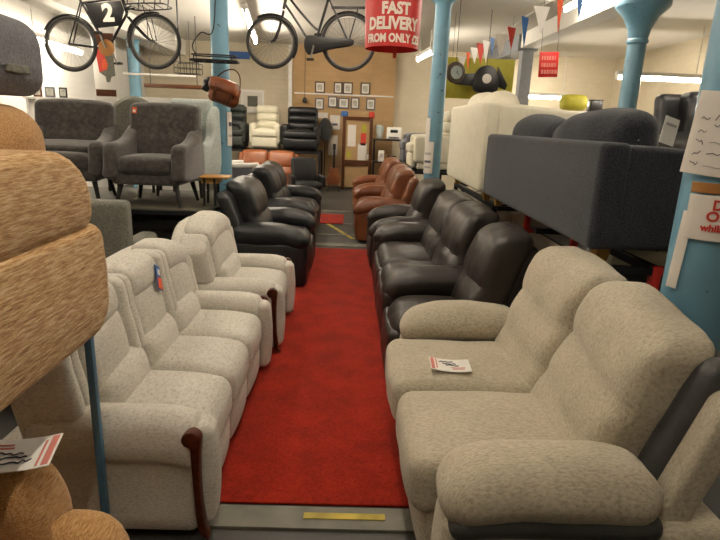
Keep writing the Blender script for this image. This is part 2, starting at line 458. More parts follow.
# ------------------------------------------------------------------ cream chenille suite with wood-fronted arms
def cream_suite(name, label, cat, loc, rotz, N, W, group=None):
    t = thing(name, label, cat, loc, rotz, group)
    hw, aw = W / 2, .175; iw = W - 2 * aw
    def back_shape(v):
        v = Vector(v); up = max(0, (v.z - .42) / .55)
        e = max(0, (abs(v.x) - (hw - .38)) / .38)
        v.z -= .18 * e * e * up + .085 * up
        v.y += .20 * max(0, v.z - .40) - .03
        return v
    body = rbox(BM(), (0, .02, .22), (W - .10, .70, .34), r=.04)
    obj('base', body, M_cream, t)
    obj('back_shell', deform(rbox(BM(), (0, .215, .50), (W - .02, .13, .93), r=.055, n=12), back_shape), M_cream, t)
    n_ch = N + 1; chw = .135; cw = (W - .03 - n_ch * chw) / N
    x = -(W - .03) / 2
    def crease(b, two=False):
        def f(v):
            if v.y < 0:
                z = v.z
                for (a, c, m) in ((-.22, .065, .45), (.065, .225, .75)):
                    if a <= z <= c:
                        u = (2 * z - a - c) / (c - a); v.y -= b * max(0, 1 - u * u) ** .5 * m
                        break
                if two:
                    u = 2 * min(1, abs(v.x) / (chw / 2)) - 1; v.y -= .014 * max(0, 1 - u * u) ** .5
            return v
        return f
    for i in range(n_ch):
        # a seam splits each channel in two rolls
        obj('back_channel', deform(rbox(BM(), (x + chw / 2, .085 if 0 < i < n_ch - 1 else .12, .78), (chw + .01, .17, .43), r=.04, n=14, fn=crease(.008, True)), back_shape), M_cream, t); x += chw
        if i < N:
            obj('back_cushion', deform(rbox(BM(), (x + cw / 2, .10, .785), (cw + .006, .17, .45), r=.045, puff=(0, .02, .008), n=18, fn=crease(.032)), back_shape), M_cream, t); x += cw
    for i in range(N):
        obj('lumbar_cushion', deform(rbox(BM(), (-iw / 2 + iw / N * (i + .5), .075, .52), (iw / N - .004, .20, .24), r=.075, puff=(0, .025, .0), n=8), back_shape), M_cream, t)
    sw = iw / N
    for i in range(N):
        xc = -iw / 2 + sw * (i + .5)
        def wf(v, W_=sw):
            if v.y < -.12:
                u = min(1, (-.12 - v.y) / .2); v.z -= .025 * u * u
            return v
        obj('seat_cushion', rbox(BM(), (xc, -.095, .355), (sw - .004, .64, .19), r=.055, puff=(0, .01, .03), n=9, fn=wf), M_cream, t)
        obj('front_panel', rbox(BM(), (xc, -.335, .185), (sw - .004, .12, .3), r=.05, puff=(0, .025, 0), n=8), M_cream, t)
    for s in (-1, 1):
        prof = smooth([(0.02, .045), (0.015, .2), (0.012, .33), (-.006, .37), (-.012, .43), (.004, .49), (.045, .527), (.095, .535), (.15, .515), (.182, .46), (.172, .38), (.165, .2), (.165, .045)], 4)
        prof = [(s * (-hw + p[0]) * -1 if False else (-s) * (hw - p[0]) * -1, p[1]) for p in prof]
        def arm_shape(v):
            if v.z > .3: v.z += -.02 * max(0, (v.y + .1)) + (-.03 * max(0, (-.26 - v.y) / .14) ** 2 if v.y < -.26 else 0)
            return v
        obj('armrest', prism(BM(), prof, -.40, .22, 'y', r=.035, mid=10, fn=arm_shape), M_cream, t)
        fp = rbox(BM(), (s * (hw - .100), -.405, .265), (.140, .09, .44), r=.042, puff=(0, .02, 0), n=8)
        obj('arm_front', fp, M_cream, t)
        # a slim scrolled strip set in the outer edge of the arm front
        strip = smooth([(-.425, .435), (-.425, .47), (-.40, .492), (-.37, .485), (-.355, .46), (-.365, .435), (-.385, .42), (-.388, .36), (-.392, .26), (-.396, .16), (-.402, .09), (-.408, .06), (-.43, .032), (-.445, .032), (-.435, .065), (-.428, .12), (-.42, .2), (-.418, .3), (-.42, .38)], 4)
        e0 = s * (hw - .035); e1 = s * (hw + .014)
        obj('wood_facing', prism(BM(), strip, min(e0, e1), max(e0, e1), 'x', r=.008, k=2), M_mahog, t)
        for yy in (-.265, .2):
            obj('foot', lathe(BM(), [(.02, .0), (.028, .03), (.03, .06)], (s * (hw - .1), yy, 0), 12), M_mahog, t)
    return t

sofa_c = cream_suite('fabric_sofa', 'cream chenille three-seat sofa with dark wood-fronted arms beside the red carpet', 'sofa', (-.945, 2.60, 0), PI / 2, 3, 1.64, 'cream chenille suite')
# the orange and blue swing tag on the second channel of its back
bpy.context.view_layer.update()
_h, _p, _n, _i, _o, _m = SC.ray_cast(bpy.context.evaluated_depsgraph_get(), Vector((-.2, 2.70, .80)), Vector((-1, 0, 0)))
TAGLOC = (.10, -(_p.x + .945) - .014, .80)
tg = rbox(BM(), (0, 0, 0), (.075, .006, .13), r=.0025, n=2)
tag_o = obj('swing_tag', tg, M_bluemat, sofa_c, loc=TAGLOC); tag_o['label'] = 'blue and orange swing tag'
tag_o.rotation_euler = (-.22, .45, .05)
obj('tag_band', rbox(BM(), (0, -.0035, -.03), (.07, .004, .06), r=.0015, n=2), M_orange, tag_o)
obj('tag_mark', rbox(BM(), (.004, -.0035, .03), (.03, .004, .03), r=.0015, n=2), M_white, tag_o)
cream_suite('fabric_armchair', 'cream chenille armchair with dark wood-fronted arms next to the black leather recliner', 'armchair', (-.905, 4.02, 0), PI / 2, 1, .90, 'cream chenille suite')
cream_suite('fabric_armchair', 'cream chenille armchair hidden behind the cream three-seat sofa, only its top showing', 'armchair', (-1.86, 3.22, 0), PI / 2 + .05, 1, .92, 'cream chenille suite')

# ------------------------------------------------------------------ leather suites
def leather_suite(name, label, cat, loc, rotz, layout, mat, depth=.93, seat_z=.45, arm_z=.61, back_z=1.0, lean=.34, group=None, seed=0, base_z=.03):
    t = thing(name, label, cat, loc, rotz, group)
    T = sum(w for k, w in layout); hd = depth / 2; x = -T / 2
    def leanf(v):
        v = Vector(v); v.y += lean * max(0, v.z - .42); return v
    obj('base', rbox(BM(), (0, .02, .2 + base_z / 2), (T - .06, depth - .14, .40 - base_z), r=.04), mat, t)
    obj('back_shell', deform(rbox(BM(), (0, hd - .26, (.93 + base_z) / 2 - .01), (T - .05, .14, .93 - base_z), r=.06, n=10), leanf), mat, t)
    for i, (k, w) in enumerate(layout):
        xc = x + w / 2; x += w; wr = wrinkle(.012, 7, seed + i)
        if k == 'seat':
            def sf(v, wr=wr):
                v = wr(v)
                if v.y < -.15: v.z -= .05 * min(1, (-.15 - v.y) / .2) ** 2
                return v
            obj('seat_cushion', rbox(BM(), (xc, -.10, seat_z - .10), (w - .006, depth - .28, .22), r=.08, puff=(0, .02, .03), n=9, fn=sf), mat, t)
            obj('footrest_panel', rbox(BM(), (xc, -hd + .075, .205), (w - .012, .12, .33), r=.045, puff=(0, .025, 0), n=7, fn=wr), mat, t)
            hz = (back_z - .40) / 2
            def bf(v, wr=wr, hz=hz):
                v = wr(v)
                if v.y < .02:
                    z = v.z / hz
                    for (a, c, am) in ((-1., -.12, .035), (-.12, 1., .05)):
                        if a <= z <= c:
                            u = (2 * z - a - c) / (c - a); v.y -= am * max(0, 1 - u * u) ** .5
                            break
                return v
            obj('back_cushion', deform(rbox(BM(), (xc, hd - .36, .40 + hz), (w - .004, .20, 2 * hz), r=.07, puff=(.0, .025, .015), n=14, fn=bf), leanf), mat, t)
        else:
            obj('side_panel', rbox(BM(), (xc, -.03, .245), (w - .02, depth - .10, .44), r=.045, puff=(.01, .02, 0), n=6, fn=wr), mat, t)
            def af(v, wr=wr):
                v = wr(v); u = (v.y + .02) / .36
                if u < 0: v.z -= .055 * u * u
                if u < -.75: v.x *= 1 + .02
                return v
            obj('arm_pillow', rbox(BM(), (xc, -.075, arm_z - .10), (w + .015, .74, .19), r=.085, puff=(0, .03, .03), n=9, fn=af), mat, t)
    return t

leather_suite('leather_recliner', 'black leather recliner chair with a fat pillow arm beside the cream armchair', 'armchair', (-.86, 5.80, 0), PI / 2, [('arm', .27), ('seat', .76), ('arm', .27)], M_black, seed=1, group='black leather suite')
leather_suite('leather_sofa', 'black leather two-seat sofa behind the black recliner on the shop aisle', 'sofa', (-.93, 7.92, 0), PI / 2, [('arm', .26), ('seat', .66), ('seat', .66), ('arm', .26)], M_black, seed=4, group='black leather suite')
leather_suite('leather_sofa', 'long dark brown leather sofa with a middle armrest beside the beige recliner sofa', 'sofa', (.725, 4.455, 0), -PI / 2,
              [('arm', .27), ('seat', .79), ('seat', .76), ('arm', .27), ('seat', .52)], M_espresso, seed=9, group='dark brown leather suite', depth=.95)
leather_suite('leather_armchair', 'dark brown leather armchair between the long brown sofa and the rust sofa', 'armchair', (.69, 6.43, 0), -PI / 2,
              [('arm', .25), ('seat', .68), ('arm', .25)], M_espresso, seed=15, group='dark brown leather suite', depth=.93)
rust = leather_suite('leather_sofa', 'rust brown leather sofa next to the blue column with papers', 'sofa', (.52, 8.34, 0), -PI / 2,
              [('arm', .22), ('seat', .68), ('seat', .68), ('arm', .22)], M_rust, seed=21, group='rust leather suite', depth=.90, back_z=1.0)
leather_suite('leather_sofa', 'rust leather sofa with a white strap over its back, farthest along the aisle', 'sofa', (.50, 10.25, 0), -PI / 2,
              [('arm', .22), ('seat', .66), ('seat', .66), ('arm', .22)], M_rust, seed=27, group='rust leather suite', depth=.90)
leather_suite('leather_sofa', 'brick orange leather sofa under the row of display recliners at the back', 'sofa', (-1.82, 11.9, 0), 0,
              [('arm', .12), ('seat', .56), ('seat', .56), ('arm', .12)], M_brick, seed=33, depth=.9, group='rust leather suite', back_z=.97)

# ------------------------------------------------------------------ beige two-seat recliner sofa with dark trim
def beige_recliner():
    t = thing('recliner_sofa', 'beige woven two-seat recliner sofa with dark grey trim and a price card on its seat', 'sofa', (.775, 2.225, 0), -PI / 2)
    W, hw = 1.70, .85
    def leanf(v):
        v = Vector(v); v.y += .35 * max(0, v.z - .40); return v
    obj('base', rbox(BM(), (0, .0, .20), (W - .12, .80, .30), r=.03), M_trim, t)
    for k, s in enumerate((-1, 1)):
        obj('seat_cushion', rbox(BM(), (s * .293, -.17 + .01 * s, .365), (.582, .74, .23), r=.065, puff=(0, .015, .025), n=10, fn=wrinkle(.008, 6, k + 2)), M_beige, t)
        obj('footrest_panel', rbox(BM(), (s * .293, -.425, .20), (.57, .10, .31), r=.045, puff=(0, .03, 0), n=7), M_beige, t)
        def bf(v, k=k):
            v = wrinkle(.010, 6, k + 5)(v)
            if v.y < .03:
                z = v.z / .34
                for (a, c, am) in ((-1., -.35, .02), (-.35, .25, .018), (.25, 1.02, .03)):
                    if a <= z <= c:
                        u = (2 * z - a - c) / (c - a); v.y -= am * max(0, 1 - u * u) ** .8; break
            v.z -= .012 * abs(v.x / .30) ** 3 * max(0, v.z / .34)
            v.y = min(v.y, .10)
            # gathers towards the top corners
            g = max(0, v.z / .34 - .45)
            v.y += .006 * math.sin(v.x * 110) * g * max(0, abs(v.x) / .28 - .35)
            return v
        rt = R3(z=-.03 * s, y=.12 if s > 0 else .04)
        obj('back_cushion', deform(rbox(BM(), (s * .315, .15, .675 if s > 0 else .69), (.60, .21, .66), r=.06, puff=(.005, .02, .01), n=20, fn=bf, rot=rt), leanf), M_beige, t)
        # side: beige panel, dark welt, beige arm pillow
        obj('side_panel', rbox(BM(), (s * .735, .0, .235), (.20, .90, .40), r=.04, puff=(.015, .02, 0), n=6), M_beige, t)
        def wf(v):
            if v.y < -.1: v.z -= .03 * ((-.1 - v.y) / .3) ** 2
            return v
        obj('arm_welt', rbox(BM(), (s * .725, -.11, .435), (.265, .66, .09), r=.044, n=8, fn=wf), M_trim, t)
        def af(v, k=k):
            v = wrinkle(.010, 7, k + 11)(v); u = v.y / .36
            v.z -= .05 * u * u if u < 0 else .015 * u * u
            v.x *= 1 - .10 * max(0, u) ** 2
            return v
        obj('arm_pillow', rbox(BM(), (s * .725, -.115, .525), (.27, .66, .17), r=.08, puff=(.015, .02, .035), n=10, fn=af), M_beige, t)
        # wing of the back: dark strip then beige side
        obj('back_wing', deform(rbox(BM(), (s * .655, .215, .58), (.11, .10, .70), r=.045, n=8), leanf), M_trim, t)
        obj('back_side', deform(rbox(BM(), (s * .725, .265, .45), (.13, .12, .80), r=.03, n=8), leanf), M_beige, t)
    obj('back_shell', deform(rbox(BM(), (0, .25, .49), (W - .28, .08, .88), r=.04, n=8), leanf), M_trim, t)
    return t
beige_recliner()

# ------------------------------------------------------------------ boxy raised sofas
def boxy_sofa(name, label, cat, loc, rotz, W, mat, cmat, cush, panel_h=.50, depth=.86, foot='oak', group=None, leg_h=.085):
    t = thing(name, label, cat, loc, rotz, group)
    hw, hd = W / 2, depth / 2; z0 = leg_h
    obj('back_panel', rbox(BM(), (0, hd - .075, z0 + panel_h / 2), (W, .15, panel_h), r=.035, puff=(0, .008, 0), n=8), mat, t)
    for s in (-1, 1):
        def sl(v):
            if v.z > 0: v.z -= .05 * max(0, (.2 - v.y) / .6)
            return v
        obj('armrest', rbox(BM(), (s * (hw - .085), -.06, z0 + (panel_h - .01) / 2), (.168, depth - .135, panel_h - .01), r=.04, n=8, fn=sl), mat, t)
    obj('base', rbox(BM(), (0, -.06, z0 + .11), (W - .34, depth - .14, .22), r=.03), mat, t)
    n = len(cush); iw = W - .36
    for i in range(2):
        obj('seat_cushion', rbox(BM(), (-iw / 4 + i * iw / 2, -.10, z0 + .29), (iw / 2 - .01, depth - .26, .16), r=.05, puff=(0, .01, .03), n=7), cmat, t)
    x = -iw / 2
    for i, (w, h, tilt) in enumerate(cush):
        def cf(v, i=i):
            v = wrinkle(.02, 4, i + 41)(v)
            u = v.x / (w / 2)
            if v.z > 0: v.z += .03 * (1 - u * u) - .03 * abs(u) ** 3
            return v
        obj('back_cushion', rbox(BM(), (x + w / 2, hd - .27, z0 + .37 + h / 2), (w, .22, h), r=.09, puff=(0, .05, .0), n=10, fn=cf, rot=R3(x=-.16, y=tilt)), cmat, t); x += w + .005
    if foot:
        for sx in (-1, 1):
            for sy in (-1, 1):
                p = [(.034, 0), (.046, .045), (.05, leg_h + .004)]
                obj('foot', lathe(BM(), p, (sx * (hw - .12), sy * (hd - .12), 0), 4, rot=R3(z=PI / 4)), M_oak, t)
    return t
RZ = .965     # top of the display rack
boxy_sofa('fabric_sofa', 'charcoal grey woven sofa raised on a rack, its plain back towards the aisle', 'sofa', (1.585, 3.68, RZ + .004), PI / 2, 2.24, M_char, M_char_cush,
          [(.98, .28, .05), (.90, .27, -.03)], panel_h=.51)
boxy_sofa('leather_sofa', 'cream leather sofa raised on a rack beyond the charcoal sofa, its back towards the aisle', 'sofa', (1.56, 5.72, RZ + .004), PI / 2, 1.66, M_creamleather, M_creamleather,
          [(.66, .50, 0), (.62, .52, 0)], panel_h=.78, group='cream leather suite')
boxy_sofa('leather_sofa', 'low cream leather sofa with worn cushions under the raised cream sofa', 'sofa', (1.72, 5.64, .294), PI / 2, 1.5, M_creamleather, M_creamleather,
          [(.56, .17, 0), (.56, .17, .04)], panel_h=.56, group='cream leather suite', leg_h=.05, depth=.8)
# ------------------------------------------------------------------ racks that carry the raised seats
def rack(name, label, x0, x1, y0, y1, top, mat, posts=2, deck=None, bar=.045, low=None, group=None, over=0., lowdeck=None):
    cx, cy = (x0 + x1) / 2, (y0 + y1) / 2
    t = thing(name, label, 'rack', (cx, cy, 0), 0, group)
    hx, hy = (x1 - x0) / 2, (y1 - y0) / 2
    for i in range(posts):
        y = -hy + 2 * hy * i / (posts - 1)
        for s in (-1, 1):
            obj('post', box(BM(), (s * (hx - bar / 2), y + (bar / 2 if i == 0 else (-bar / 2 if i == posts - 1 else 0)), top / 2), (bar, bar, top), bev=.004), mat, t)
        obj('cross_bar', box(BM(), (0, y + (bar / 2 if i == 0 else (-bar / 2 if i == posts - 1 else 0)), top - bar / 2 - .001), (2 * hx - 2 * bar, bar * .9, bar * .9)), mat, t)
        if over: obj('support_bar', box(BM(), (-over / 2, 0 if posts == 1 else y + (bar / 2 if i == 0 else (-bar / 2 if i == posts - 1 else 0)), top - bar / 2 - .001), (2 * hx - 2 * bar + over, bar * .8, bar * .85)), M_darksteel, t)
        if low: obj('cross_bar', box(BM(), (0, y + (bar / 2 if i == 0 else (-bar / 2 if i == posts - 1 else 0)), low), (2 * hx - 2 * bar, bar * .9, bar * .9)), mat, t)
    for s in (-1, 1):
        obj('beam', box(BM(), (s * (hx - bar / 2), 0, top - bar / 2), (bar, 2 * hy - .01, bar * .95)), M_darksteel if over else mat, t)
    if lowdeck: obj('deck', box(BM(), (0, 0, low + bar / 2 + .008), (2 * hx - 2 * bar, 2 * hy - 2 * bar, .014)), lowdeck, t)
    if deck: obj('deck', box(BM(), (0, 0, top - .008), (2 * hx - 2 * bar, 2 * hy - 2 * bar, .016)), deck, t)
    return t
rack('display_rack', 'red steel rack carrying the charcoal sofa beside the blue column', 1.53, 2.06, 2.62, 4.72, RZ, M_redsteel, 3, low=.76, over=.30, lowdeck=M_darksteel)
rack('display_rack', 'dark steel rack carrying the cream leather sofa above the low cream sofa', 1.26, 2.16, 4.80, 6.70, RZ, M_darksteel, 2, low=.16)
rack('display_rack', 'low steel stand under the low cream leather sofa', 1.36, 2.08, 4.90, 6.36, .29, M_darksteel, 2, bar=.03)
DZ = .74
rack('display_rack', 'dark steel rack carrying the two brown-grey velvet armchairs', -4.3, -1.335, 5.16, 6.75, DZ, M_darksteel, 2, deck=M_deck)
rack('display_rack', 'raised dark stand carrying the three display recliners by the tan wall', -3.2, -.74, 12.95, 14.1, .93, M_darksteel, 2, deck=M_blackwood)
rack('display_rack', 'steel rack carrying the dark leather chair behind the charcoal sofa', 2.25, 3.35, 3.6, 4.7, 1.0, M_darksteel, 2, deck=M_blackwood)
rack('display_rack', 'blue steel rack holding the tan tweed sofa up above the tan armchair', -1.62, -.86, -.20, 1.755, .952, M_rackblue, 2, bar=.026)

# ------------------------------------------------------------------ tan tweed sofa stacked high, back towards the aisle
def rrect(y0, y1, z0, z1, rs, n=6, step=.08):
    """rounded outline, corner radii given for (y0,z0) (y1,z0) (y1,z1) (y0,z1), evenly stepped"""
    out = []
    cs = [((y0, z0), 180), ((y1, z0), 270), ((y1, z1), 0), ((y0, z1), 90)]
    for ((y, z), a0), r in zip(cs, rs):
        cy = y + r if y == y0 else y - r; cz = z + r if z == z0 else z - r
        for i in range(n + 1):
            a = math.radians(a0 + 90 * i / n); out.append((cy + r * math.cos(a), cz + r * math.sin(a)))
    res = []
    for i, p in enumerate(out):
        q = out[(i + 1) % len(out)]; d = math.hypot(q[0] - p[0], q[1] - p[1]); k = max(1, int(d / step))
        for j in range(k): res.append((p[0] + (q[0] - p[0]) * j / k, p[1] + (q[1] - p[1]) * j / k))
    return res
def tan_sofa():
    t = thing('fabric_sofa', 'tan tweed sofa stacked high on a blue rack, its bulging striped back towards the carpet', 'sofa', (-1.17, .70, .958), 0, 'tan tweed suite')
    xo = .41      # outer face of the back, towards +x
    def bulge(z0, z1, amt):
        def f(v):
            if v.x > xo - .08:
                u = (2 * v.z - z0 - z1) / (z1 - z0); v.x -= amt * u * u
            return v
        return f
    bm = prism(BM(), rrect(-.9, .872, .318, .548, (.05, .05, .17, .05)), xo - .20, xo + .03, 'x', r=.03, k=5, mid=1, fn=bulge(.32, .55, .012))
    obj('back_panel', bm, M_tan, t)
    bm = prism(BM(), rrect(-.9, .92, .0, .335, (.05, .10, .05, .05)), xo - .22, xo + .035, 'x', r=.03, k=5, mid=1, fn=bulge(.0, .335, .010))
    obj('back_panel', bm, M_tan, t)
    obj('base', rbox(BM(), (-.06, .0, .12), (.66, 1.74, .22), r=.03), M_tan2, t)
    for s in (-1, 1):
        obj('armrest', rbox(BM(), (-.08, s * .74, .24), (.60, .22, .46), r=.10, n=6, puff=(0, .01, .02)), M_tan2, t)
    for s in (-1, 1):
        def cf(v):
            r_ = math.hypot(v.y * 2.0, v.z * 3.2)
            v.x += .018 * math.cos(r_ * 9) * max(0, 1 - r_ * .6)
            return v
        obj('back_cushion', rbox(BM(), (.185, s * .48 , .53), (.22, .94, .25), r=.085, puff=(.03, .02, .01), n=12, fn=cf), M_tan2, t)
    for i in range(2):
        obj('seat_cushion', rbox(BM(), (-.16, -.31 + i * .62, .31), (.50, .61, .17), r=.05, puff=(0, 0, .03), n=6), M_tan2, t)
    for sx in (-.38, .30):
        for sy in (-.8, .8):
            obj('foot', box(BM(), (sx, sy, .004), (.05, .05, .012)), M_blackwood, t)
    return t
tan_sofa()

def grey_seat():
    t = thing('armchair', 'mid grey woven armchair laid on top of the stacked tan sofa', 'armchair', (-1.285, 1.22, 1.63), 0)
    def cf(v):
        v = wrinkle(.01, 3, 77)(v)
        if v.z > 0: v.z -= .05 * max(0, v.x / .4) ** 2
        return v
    obj('back_panel', rbox(BM(), (0, .02, .13), (.78, .94, .24), r=.055, puff=(.02, .02, .0), n=10, fn=cf), M_greyfab, t)
    obj('seat_cushion', rbox(BM(), (-.06, 0, .31), (.6, .74, .17), r=.06, n=6, puff=(0, 0, .02)), M_greyfab, t)
    for s in (-1, 1):
        obj('armrest', rbox(BM(), (-.1, s * .38, .36), (.56, .15, .28), r=.06, n=5), M_greyfab, t)
    obj('seam', tube(BM(), [(.385, -.40, .205), (.392, -.2, .20), (.390, .0, .195), (.372, .16, .19)], .005, 6), M_char, t)
    tb = rbox(BM(), (.405, .30, .075), (.012, .10, .022), r=.005, n=2); obj('pull_tab', tb, M_olive, t)
    return t
grey_seat()

def tan_armchair():
    t = thing('fabric_armchair', 'tan tweed armchair under the blue rack with a white price card on its arm', 'armchair', (-1.06, .98, 0), PI / 2, 'tan tweed suite')
    # front is -Y locally = towards the carpet
    obj('base', rbox(BM(), (0, -.02, .2), (.70, .78, .34), r=.05, n=6), M_tan2, t)
    obj('seat_cushion', rbox(BM(), (0, -.11, .40), (.38, .66, .18), r=.07, puff=(0, .02, .03), n=8), M_tan2, t)
    for s in (-1, 1):
        pr = smooth([(.0, .3), (-.015, .42), (-.01, .60), (.03, .705), (.10, .735), (.17, .715), (.20, .62), (.19, .5), (.185, .4), (.18, .3)], 4)
        pr = [(s * (.375 - p[0]), p[1]) for p in pr]
        def af(v):
            if v.z > .5 and v.y < -.1: v.z -= .05 * ((-.1 - v.y) / .25) ** 2
            if v.y < -.2: v.y -= .03 * math.sin((v.z - .3) / .4 * PI)
            return v
        obj('armrest', prism(BM(), pr, -.275, .36, 'y', r=.06, k=5, mid=10, fn=af), M_tan2, t)
        obj('arm_front', rbox(BM(), (s * .29, -.31, .265), (.24, .30, .49), r=.11, puff=(.01, .02, .02), n=8), M_tan2, t)
    obj('front_panel', rbox(BM(), (0, -.36, .22), (.40, .12, .36), r=.05, puff=(0, .02, 0), n=6), M_tan2, t)
    obj('back_cushion', rbox(BM(), (0, .33, .58), (.42, .18, .5), r=.07, puff=(0, .03, 0), n=8, rot=R3(x=-.08)), M_tan2, t)
    obj('back_shell', rbox(BM(), (0, .40, .45), (.74, .09, .84), r=.04, n=6), M_tan2, t)
    return t
tan_armchair()

# ------------------------------------------------------------------ brown-grey velvet armchairs on the rack
def velvet_chair(label, loc, rotz, W=.74, pillow=False, tagged=False):
    t = thing('velvet_armchair', label, 'armchair', loc, rotz, 'velvet armchairs on the rack')
    hw = W / 2
    def lean(v):
        v = Vector(v); v.y += .2 * max(0, v.z - .4); return v
    def bk(v):
        v.z -= .03 * (abs(v.x) / hw) ** 3 if v.z > 0 else 0
        if v.y < 0: v.y -= .02 * (1 - min(1, (v.x / hw) ** 2)) - .012 * math.exp(-((v.z - .05) / .02) ** 2)
        return v
    obj('backrest', deform(rbox(BM(), (0, .23, .665), (W - .05, .16, .66), r=.05, puff=(0, .02, .0), n=12, fn=bk), lean), M_velvet, t)
    for s in (-1, 1):
        pr = smooth([(-.34, .26), (-.36, .42), (-.345, .55), (-.28, .60), (-.12, .61), (.06, .65), (.2, .72), (.30, .76), (.32, .6), (.30, .26)], 4)
        obj('armrest', prism(BM(), pr, s * (hw - .06) - .07, s * (hw - .06) + .07, 'x', r=.05, k=4), M_velvet, t)
    obj('seat_cushion', rbox(BM(), (0, -.08, .40), (W - .26, .56, .16), r=.055, puff=(0, .02, .02), n=7), M_velvet, t)
    obj('seat_frame', rbox(BM(), (0, -.02, .275), (W - .12, .62, .12), r=.03, n=5), M_velvet, t)
    for sx in (-1, 1):
        for sy in (-1, 1):
            obj('leg', tube(BM(), [(sx * (hw - .12), sy * .24, .25), (sx * (hw - .07), sy * .29, .004)], [.028, .016], 10), M_blackwood, t)
    if pillow: obj('cushion', rbox(BM(), (-.02, -.01, .53), (W - .24, .42, .07), r=.034, puff=(0, 0, .025), n=6, rot=R3(x=.12)), M_velvet, t)
    if tagged:
        a = obj('price_tag', rbox(BM(), (-.26, .165, .905), (.045, .006, .06), r=.0025, n=2, rot=R3(y=.2)), M_orange, t); a['label'] = 'small orange and white price tag'
        obj('tag_label', rbox(BM(), (-.26, .1605, .90), (.026, .004, .026), r=.0015, n=2), M_white, a)
    return t
velvet_chair('brown-grey velvet armchair with dark splayed legs and an orange tag on its back', (-1.95, 5.58, DZ + .003), -.02, W=.76, tagged=True)
velvet_chair('brown-grey velvet armchair with a loose seat cushion, half hidden by the tan sofa', (-2.86, 5.66, DZ + .003), .14, W=.82, pillow=True)
def round_grey():
    t = thing('armchair', 'dark grey round-backed armchair peeping over the tagged velvet armchair', 'armchair', (-2.52, 6.46, DZ + .003), 0)
    obj('backrest', rbox(BM(), (0, .10, .62), (.54, .14, .90), r=.068, n=8, fn=lambda v: Vector((v.x, v.y, v.z - ((.14 * (v.x / .27) ** 2) if v.z > 0 else 0)))), M_olive, t)
    obj('seat', rbox(BM(), (0, -.06, .28), (.5, .28, .24), r=.06, n=5), M_olive, t)
    for sx in (-.25, .25):
        for sy in (-.12, .12): obj('leg', tube(BM(), [(sx, sy, .2), (sx, sy, .003)], .018, 8), M_blackwood, t)
round_grey()

def wing_chair():
    t = thing('wing_armchair', 'pale blue-grey wing armchair beside the tagged velvet armchair', 'armchair', (-1.86, 6.26, DZ + .003), -.12)
    obj('backrest', rbox(BM(), (0, .20, .63), (.48, .13, .86), r=.055, n=8, puff=(0, .02, 0)), M_pale, t)
    for s in (-1, 1):
        pr = smooth([(-.24, .24), (-.27, .52), (-.24, .60), (-.10, .60), (-.0, .66), (.04, .85), (.12, .96), (.22, .98), (.26, .85), (.24, .24)], 4)
        obj('wing_arm', prism(BM(), pr, s * .27 - .05, s * .27 + .05, 'x', r=.04, k=3), M_pale, t)
    obj('seat_cushion', rbox(BM(), (0, -.05, .40), (.44, .46, .16), r=.05, puff=(0, .01, .02), n=6), M_pale, t)
    obj('seat_frame', rbox(BM(), (0, .0, .26), (.58, .48, .14), r=.03, n=4), M_pale, t)
    for sx in (-.24, .24):
        for sy in (-.2, .2): obj('leg', tube(BM(), [(sx, sy, .22), (sx * 1.05, sy * 1.05, .003)], [.025, .016], 8), M_blackwood, t)
wing_chair()

def pedestal_table():
    t = thing('side_table', 'small side table with a light wood top in front of the pale wing armchair', 'table', (-1.405, 5.62, DZ + .003), .05)
    obj('tabletop', rbox(BM(), (.03, 0, .287), (.29, .26, .022), r=.01, n=3), M_oak, t)
    for sx in (-.07, .03):
        for sy in (-.08, .08): obj('leg', tube(BM(), [(sx, sy, .276), (sx * 1.1, sy * 1.2, .002)], [.016, .012], 8), M_blackwood, t)
    obj('apron', box(BM(), (-.015, 0, .25), (.17, .18, .05)), M_oak, t)
pedestal_table()

def stored_sofa(name, label, loc, rotz, W, mat, h=.8):
    t = thing(name, label, 'sofa', loc, rotz)
    obj('backrest', rbox(BM(), (0, .28, h / 2 + .02), (W, .16, h), r=.05, n=6, puff=(0, .01, 0)), mat, t)
    for s in (-1, 1): obj('armrest', rbox(BM(), (s * (W / 2 - .09), -.06, .30), (.18, .62, .54), r=.06, n=5), mat, t)
    obj('seat_cushion', rbox(BM(), (0, -.06, .36), (W - .37, .58, .18), r=.05, n=5, puff=(0, .01, .02)), mat, t)
    obj('base', rbox(BM(), (0, -.03, .16), (W - .06, .56, .24), r=.03, n=4), mat, t)
    for sx in (-1, 1):
        for sy in (-.25, .25): obj('foot', box(BM(), (sx * (W / 2 - .1), sy, .02), (.05, .05, .034)), M_blackwood, t)
    return t
stored_sofa('fabric_sofa', 'olive grey sofa stored in front of the velvet armchairs, behind the cream sofas', (-2.35, 4.66, 0), PI, 1.15, M_olive, .92)
stored_sofa('fabric_sofa', 'dark grey sofa stored on the floor beneath the rack of velvet armchairs', (-2.15, 6.0, 0), .1, 1.2, M_velvet, .64)
# ------------------------------------------------------------------ bicycles hung from the ceiling
def wheel(parent, cx, r=.335, tyre=M_rubber, cz=0.):
    bm = BM(); tube(bm, circ((cx, 0, cz), r - .030, 40), .011, 6, closed=True)
    tube(bm, [(cx, -.045, cz), (cx, .045, cz)], .02, 10)
    for i in range(28):
        a = 2 * PI * i / 28 + .05; b = a + (.35 if i % 2 else -.35); sy = .028 if i % 4 < 2 else -.028
        tube(bm, [(cx + .02 * math.cos(b), sy, cz + .02 * math.sin(b)), (cx + (r - .035) * math.cos(a), 0, cz + (r - .035) * math.sin(a))], .0016, 4)
    w = obj('wheel', bm, M_chrome, parent)
    obj('tyre', tube(BM(), circ((cx, 0, cz), r - .004, 44), .021, 8, closed=True), tyre, w)
    return w
def arc(cx, r, a0, a1, n=18, y=0.):
    return [(cx + r * math.cos(math.radians(a0 + (a1 - a0) * i / n)), y, r * math.sin(math.radians(a0 + (a1 - a0) * i / n))) for i in range(n + 1)]
